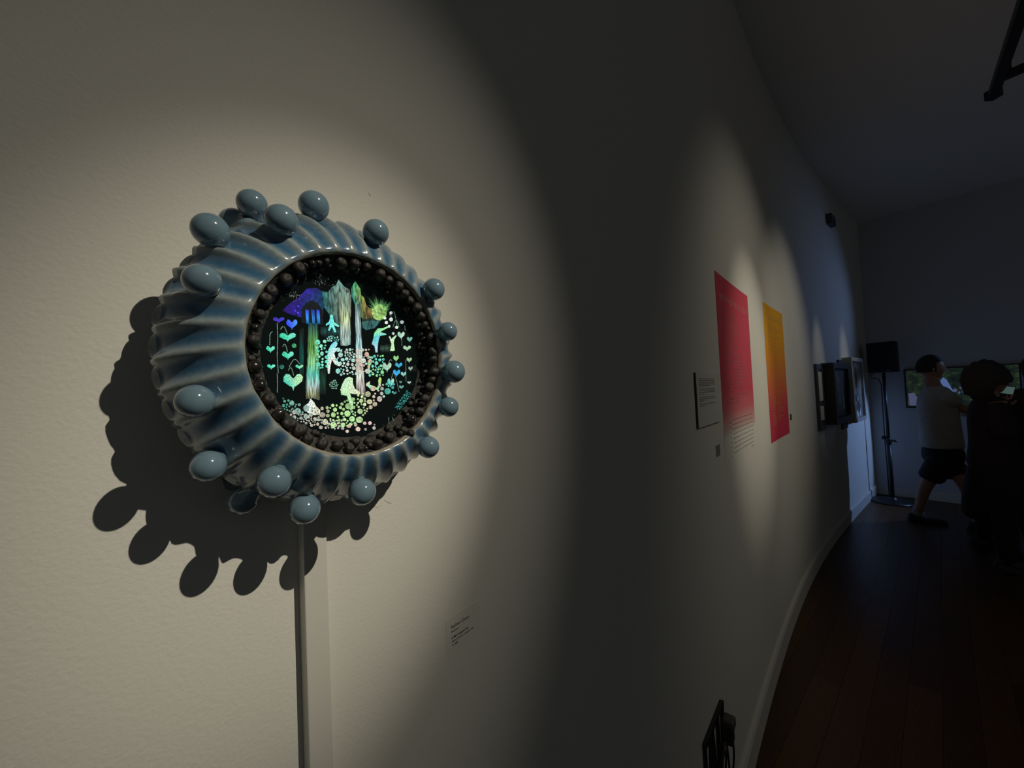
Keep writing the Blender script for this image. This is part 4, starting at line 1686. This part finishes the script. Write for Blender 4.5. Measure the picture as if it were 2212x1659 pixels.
rings_mesh('shorts', [(L_(pel - UP * .11), .135, .125), (L_(pel - UP * .08), .165, .150), (L_(pel), .172, .148), (L_(pel + UP * .07), .168, .140)], lat, face, m_shorts, man)
for hp, kn in ((hipr, kn_r), (hipl, kn_f)):
    a_, b_ = L_(hp), L_(kn)
    limb('shorts_leg', [a_ + UP * .02, a_ * .75 + b_ * .25, a_ * .4 + b_ * .6, a_ * .18 + b_ * .82], [.118, .112, .104, .106], m_shorts, man)
for an in (an_r, an_f):
    limb('sock', [L_(an + UP * .08), L_(an), L_(an - UP * .05)], [.047, .045, .043], m_sock, man)
for c in (ft_r, ft_f):
    b = mi @ Vector((c.x, c.y, 0))
    shoe(man, b - face * .075, b + face * .205)
hand('hand', mi @ war, (face * .8 + UP * .25), -lat, .18, m_skin, man, .6)
hand('hand', mi @ wal, (face * .8 + UP * .25), lat, .18, m_skin, man, .6)

# --- person in maroon with bushy hair holding up a phone, seen from the side
w_f = on_z(2182, 1243, 0)
w_b = on_z(2126, 1180, 0)
wom = empty('person', Matrix.Translation((w_f + w_b) / 2))
wi = wom.matrix_world.inverted()
tag(wom, 'person with bushy hair in dark maroon top and black skirt holding up a phone', 'person')
wz = 3.05
wface = Vector((.80, -.60, 0)).normalized()
wlat = wface.cross(UP).normalized()
wp_, ww_, wc_, wn_, wh_ = pt(2148, 1000, wz), pt(2144, 955, wz), pt(2140, 900, wz), pt(2137, 856, wz), pt(2138, 822, wz)
shr, shl = wc_ + wlat * .14 + UP * .10, wc_ - wlat * .14 + UP * .10
phone_p = pt(2172, 853, wz - .02)
elr, war = pt(2170, 935, wz - .20), phone_p - UP * .10 - wface * .02
ell, wal = pt(2190, 940, wz + .05), phone_p - UP * .11 - wlat * .06
hipr, hipl = wp_ + wlat * .085, wp_ - wlat * .085
knr, knl = Vector((w_f.x * .55 + hipr.x * .45, w_f.y * .55 + hipr.y * .45, .46)), Vector((w_b.x * .55 + hipl.x * .45, w_b.y * .55 + hipl.y * .45, .46))
anr, anl = Vector((w_f.x, w_f.y, .09)), Vector((w_b.x, w_b.y, .09))
V = [wp_, ww_, wc_, wn_, wh_ - UP * .05, hipr, knr, anr, hipl, knl, anl, shr, elr, war, shl, ell, wal]
Rr = [.10, .095, .10, .052, .048, .08, .053, .036, .08, .053, .036, .05, .038, .026, .05, .038, .026]
skin_obj('body', loc(V, wi), E_, Rr, m_skin, wom)
L_ = lambda p: wi @ p
head_mesh('head', wi @ wh_, wface, UP, .225, m_skin, wom)
hair_cap('hair', wi @ (wh_ - wface * .022), wface, UP, .235, m_hair_g, wom, .036, -.95, .13, 3)
rings_mesh('maroon_top', [(L_(wp_ - UP * .06), .172, .156), (L_(wp_ + UP * .03), .160, .140), (L_(ww_), .138, .118), (L_(wc_ - UP * .02), .152, .126), (L_(wc_ + UP * .07), .162, .112), (L_(wc_ + UP * .12), .140, .090), (L_(wc_ + UP * .15), .090, .070), (L_(wn_), .058, .058)],
           wlat, wface, m_maroon, wom, folds=.02)
for sh, el, wa in ((shr, elr, war), (shl, ell, wal)):
    a_, b_, c_ = L_(sh), L_(el), L_(wa)
    limb('sleeve', [a_ * 1.1 - b_ * .1, a_ * .6 + b_ * .4, a_ * .1 + b_ * .9, b_ * 1.12 - a_ * .12], [.062, .064, .060, .045], m_maroon, wom)
    limb('cuff', [b_ * 1.15 - c_ * .15, b_ * .95 + c_ * .05, b_ * .5 + c_ * .5, b_ * .12 + c_ * .88], [.042, .060, .054, .044], m_maroon, wom)
kc = (knr + knl) / 2
rings_mesh('skirt', [(L_(kc - UP * .12), .190, .185), (L_(kc), .180, .180), (L_(kc * .5 + wp_ * .5), .170, .165), (L_(wp_ - UP * .05), .162, .145), (L_(wp_ + UP * .03), .154, .132)], wlat, wface, m_skirt, wom, folds=.05)
for hp, kn, an in ((hipr, knr, anr), (hipl, knl, anl)):
    limb('stocking', [L_(hp), L_(hp * .5 + kn * .5), L_(kn + UP * .05), L_(kn - UP * .06), L_(kn * .55 + an * .45), L_(an - UP * .03)], [.105, .098, .078, .070, .066, .048], m_trouser, wom)
for c in (w_f, w_b):
    b = wi @ Vector((c.x, c.y, 0))
    shoe(wom, b - wface * .07, b + wface * .19, .042, .075)
hand('hand', wi @ war, UP * .9 + wface * .15, wface * .3 - wlat * .8, .165, m_skin, wom, .7)
hand('hand', wi @ wal, UP * .9 + wface * .15, wface * .3 + wlat * .8, .165, m_skin, wom, .7)

# the phone
PM = Matrix.Translation(phone_p)
nrm = -(Vector((.66, .75, 0)).normalized())
sx = Vector((-nrm.y, nrm.x, 0)).normalized()
for i, v in enumerate((sx, UP, nrm)):
    for q in range(3):
        PM[q][i] = v[q]
ph = empty('phone', PM @ Matrix.Rotation(math.radians(-14), 4, 'Z'))
tag(ph, 'phone with a lit screen held up by the bushy-haired person', 'phone')
box('phone_case', (-.038, .038, -.075, .075, -.004, .004), m_black, ph, Matrix.Identity(4), .003)
box('phone_screen', (-.034, .034, .010, .068, .004, .0046), mat('phone_glow', (.01, .01, .01), .3, emit=(.050, .085, .075), estr=1.0), ph, Matrix.Identity(4))

# --- third person at the right edge
t_f = on_z(2262, 1210, 0)
thr = empty('person', Matrix.Translation(t_f))
ti = thr.matrix_world.inverted()
tag(thr, 'person in a long olive brown coat cut off by the right edge', 'person')
tz = 3.2
tface = Vector((.30, .95, 0)).normalized()
tlat = tface.cross(UP).normalized()
tp_, tw_, tc_, tn_, th_ = pt(2240, 1000, tz), pt(2240, 955, tz), pt(2240, 885, tz), pt(2240, 838, tz), pt(2242, 800, tz)
shr, shl = tc_ + tlat * .17 + UP * .10, tc_ - tlat * .17 + UP * .10
elr, war = shr - UP * .28 + tlat * .05, shr - UP * .50 + tface * .14 + tlat * .03
ell, wal = shl - UP * .28 - tlat * .06, shl - UP * .46 + tface * .18 - tlat * .02
hipr, hipl = tp_ + tlat * .09, tp_ - tlat * .09
fr_, fl_ = Vector((hipr.x, hipr.y, 0)), Vector((hipl.x, hipl.y, 0)) - tface * .1
V = [tp_, tw_, tc_, tn_, th_ - UP * .05, hipr, Vector((hipr.x, hipr.y, .47)) + tface * .02, Vector((fr_.x, fr_.y, .09)), hipl, Vector((hipl.x, hipl.y, .47)), Vector((fl_.x, fl_.y, .09)), shr, elr, war, shl, ell, wal]
skin_obj('body', loc(V, ti), E_, [.12, .115, .125, .055, .05, .085, .056, .038, .085, .056, .038, .058, .042, .028, .058, .042, .028], m_skin, thr)
head_mesh('head', ti @ th_, tface, UP, .23, m_skin, thr)
hair_cap('hair', ti @ (th_ + UP * .006), tface, UP, .23, m_hair, thr, .014, -.45, .03, 5)
L_ = lambda p: ti @ p
rings_mesh('coat', [(L_(tp_ - UP * .36), .215, .185), (L_(tp_ - UP * .30), .212, .182), (L_(tp_ - UP * .05), .195, .165), (L_(tw_), .185, .150), (L_(tc_), .195, .150), (L_(tc_ + UP * .09), .200, .132), (L_(tc_ + UP * .14), .165, .110), (L_(tc_ + UP * .175), .100, .080), (L_(tn_), .07, .07)],
           tlat, tface, m_olive, thr, folds=.03)
for sh, el, wa in ((shr, elr, war), (shl, ell, wal)):
    a_, b_, c_ = L_(sh), L_(el), L_(wa)
    limb('sleeve', [a_ * 1.1 - b_ * .1, a_ * .6 + b_ * .4, a_ * .1 + b_ * .9, b_ * 1.12 - a_ * .12], [.072, .074, .068, .05], m_olive, thr)
    limb('cuff', [b_ * 1.15 - c_ * .15, b_ * .95 + c_ * .05, b_ * .5 + c_ * .5, b_ * .1 + c_ * .9], [.045, .068, .062, .056], m_olive, thr)
for a, b in ((hipr, fr_), (hipl, fl_)):
    skin_obj('trouser_leg', [ti @ a, ti @ Vector((a.x, a.y, .48)), ti @ Vector((b.x, b.y, .09))], [(0, 1), (1, 2)], [.10, .082, .066], m_trouser, thr)
for c in (fr_, fl_):
    b = ti @ Vector((c.x, c.y, 0))
    shoe(thr, b - tface * .08, b + tface * .19)
hand('hand', ti @ war, -UP * .8 + tface * .5, -tlat, .18, m_skin, thr, .5)
hand('hand', ti @ wal, -UP * .8 + tface * .5, tlat, .18, m_skin, thr, .5)

print('planks', npl, 'objects', len(bpy.data.objects))
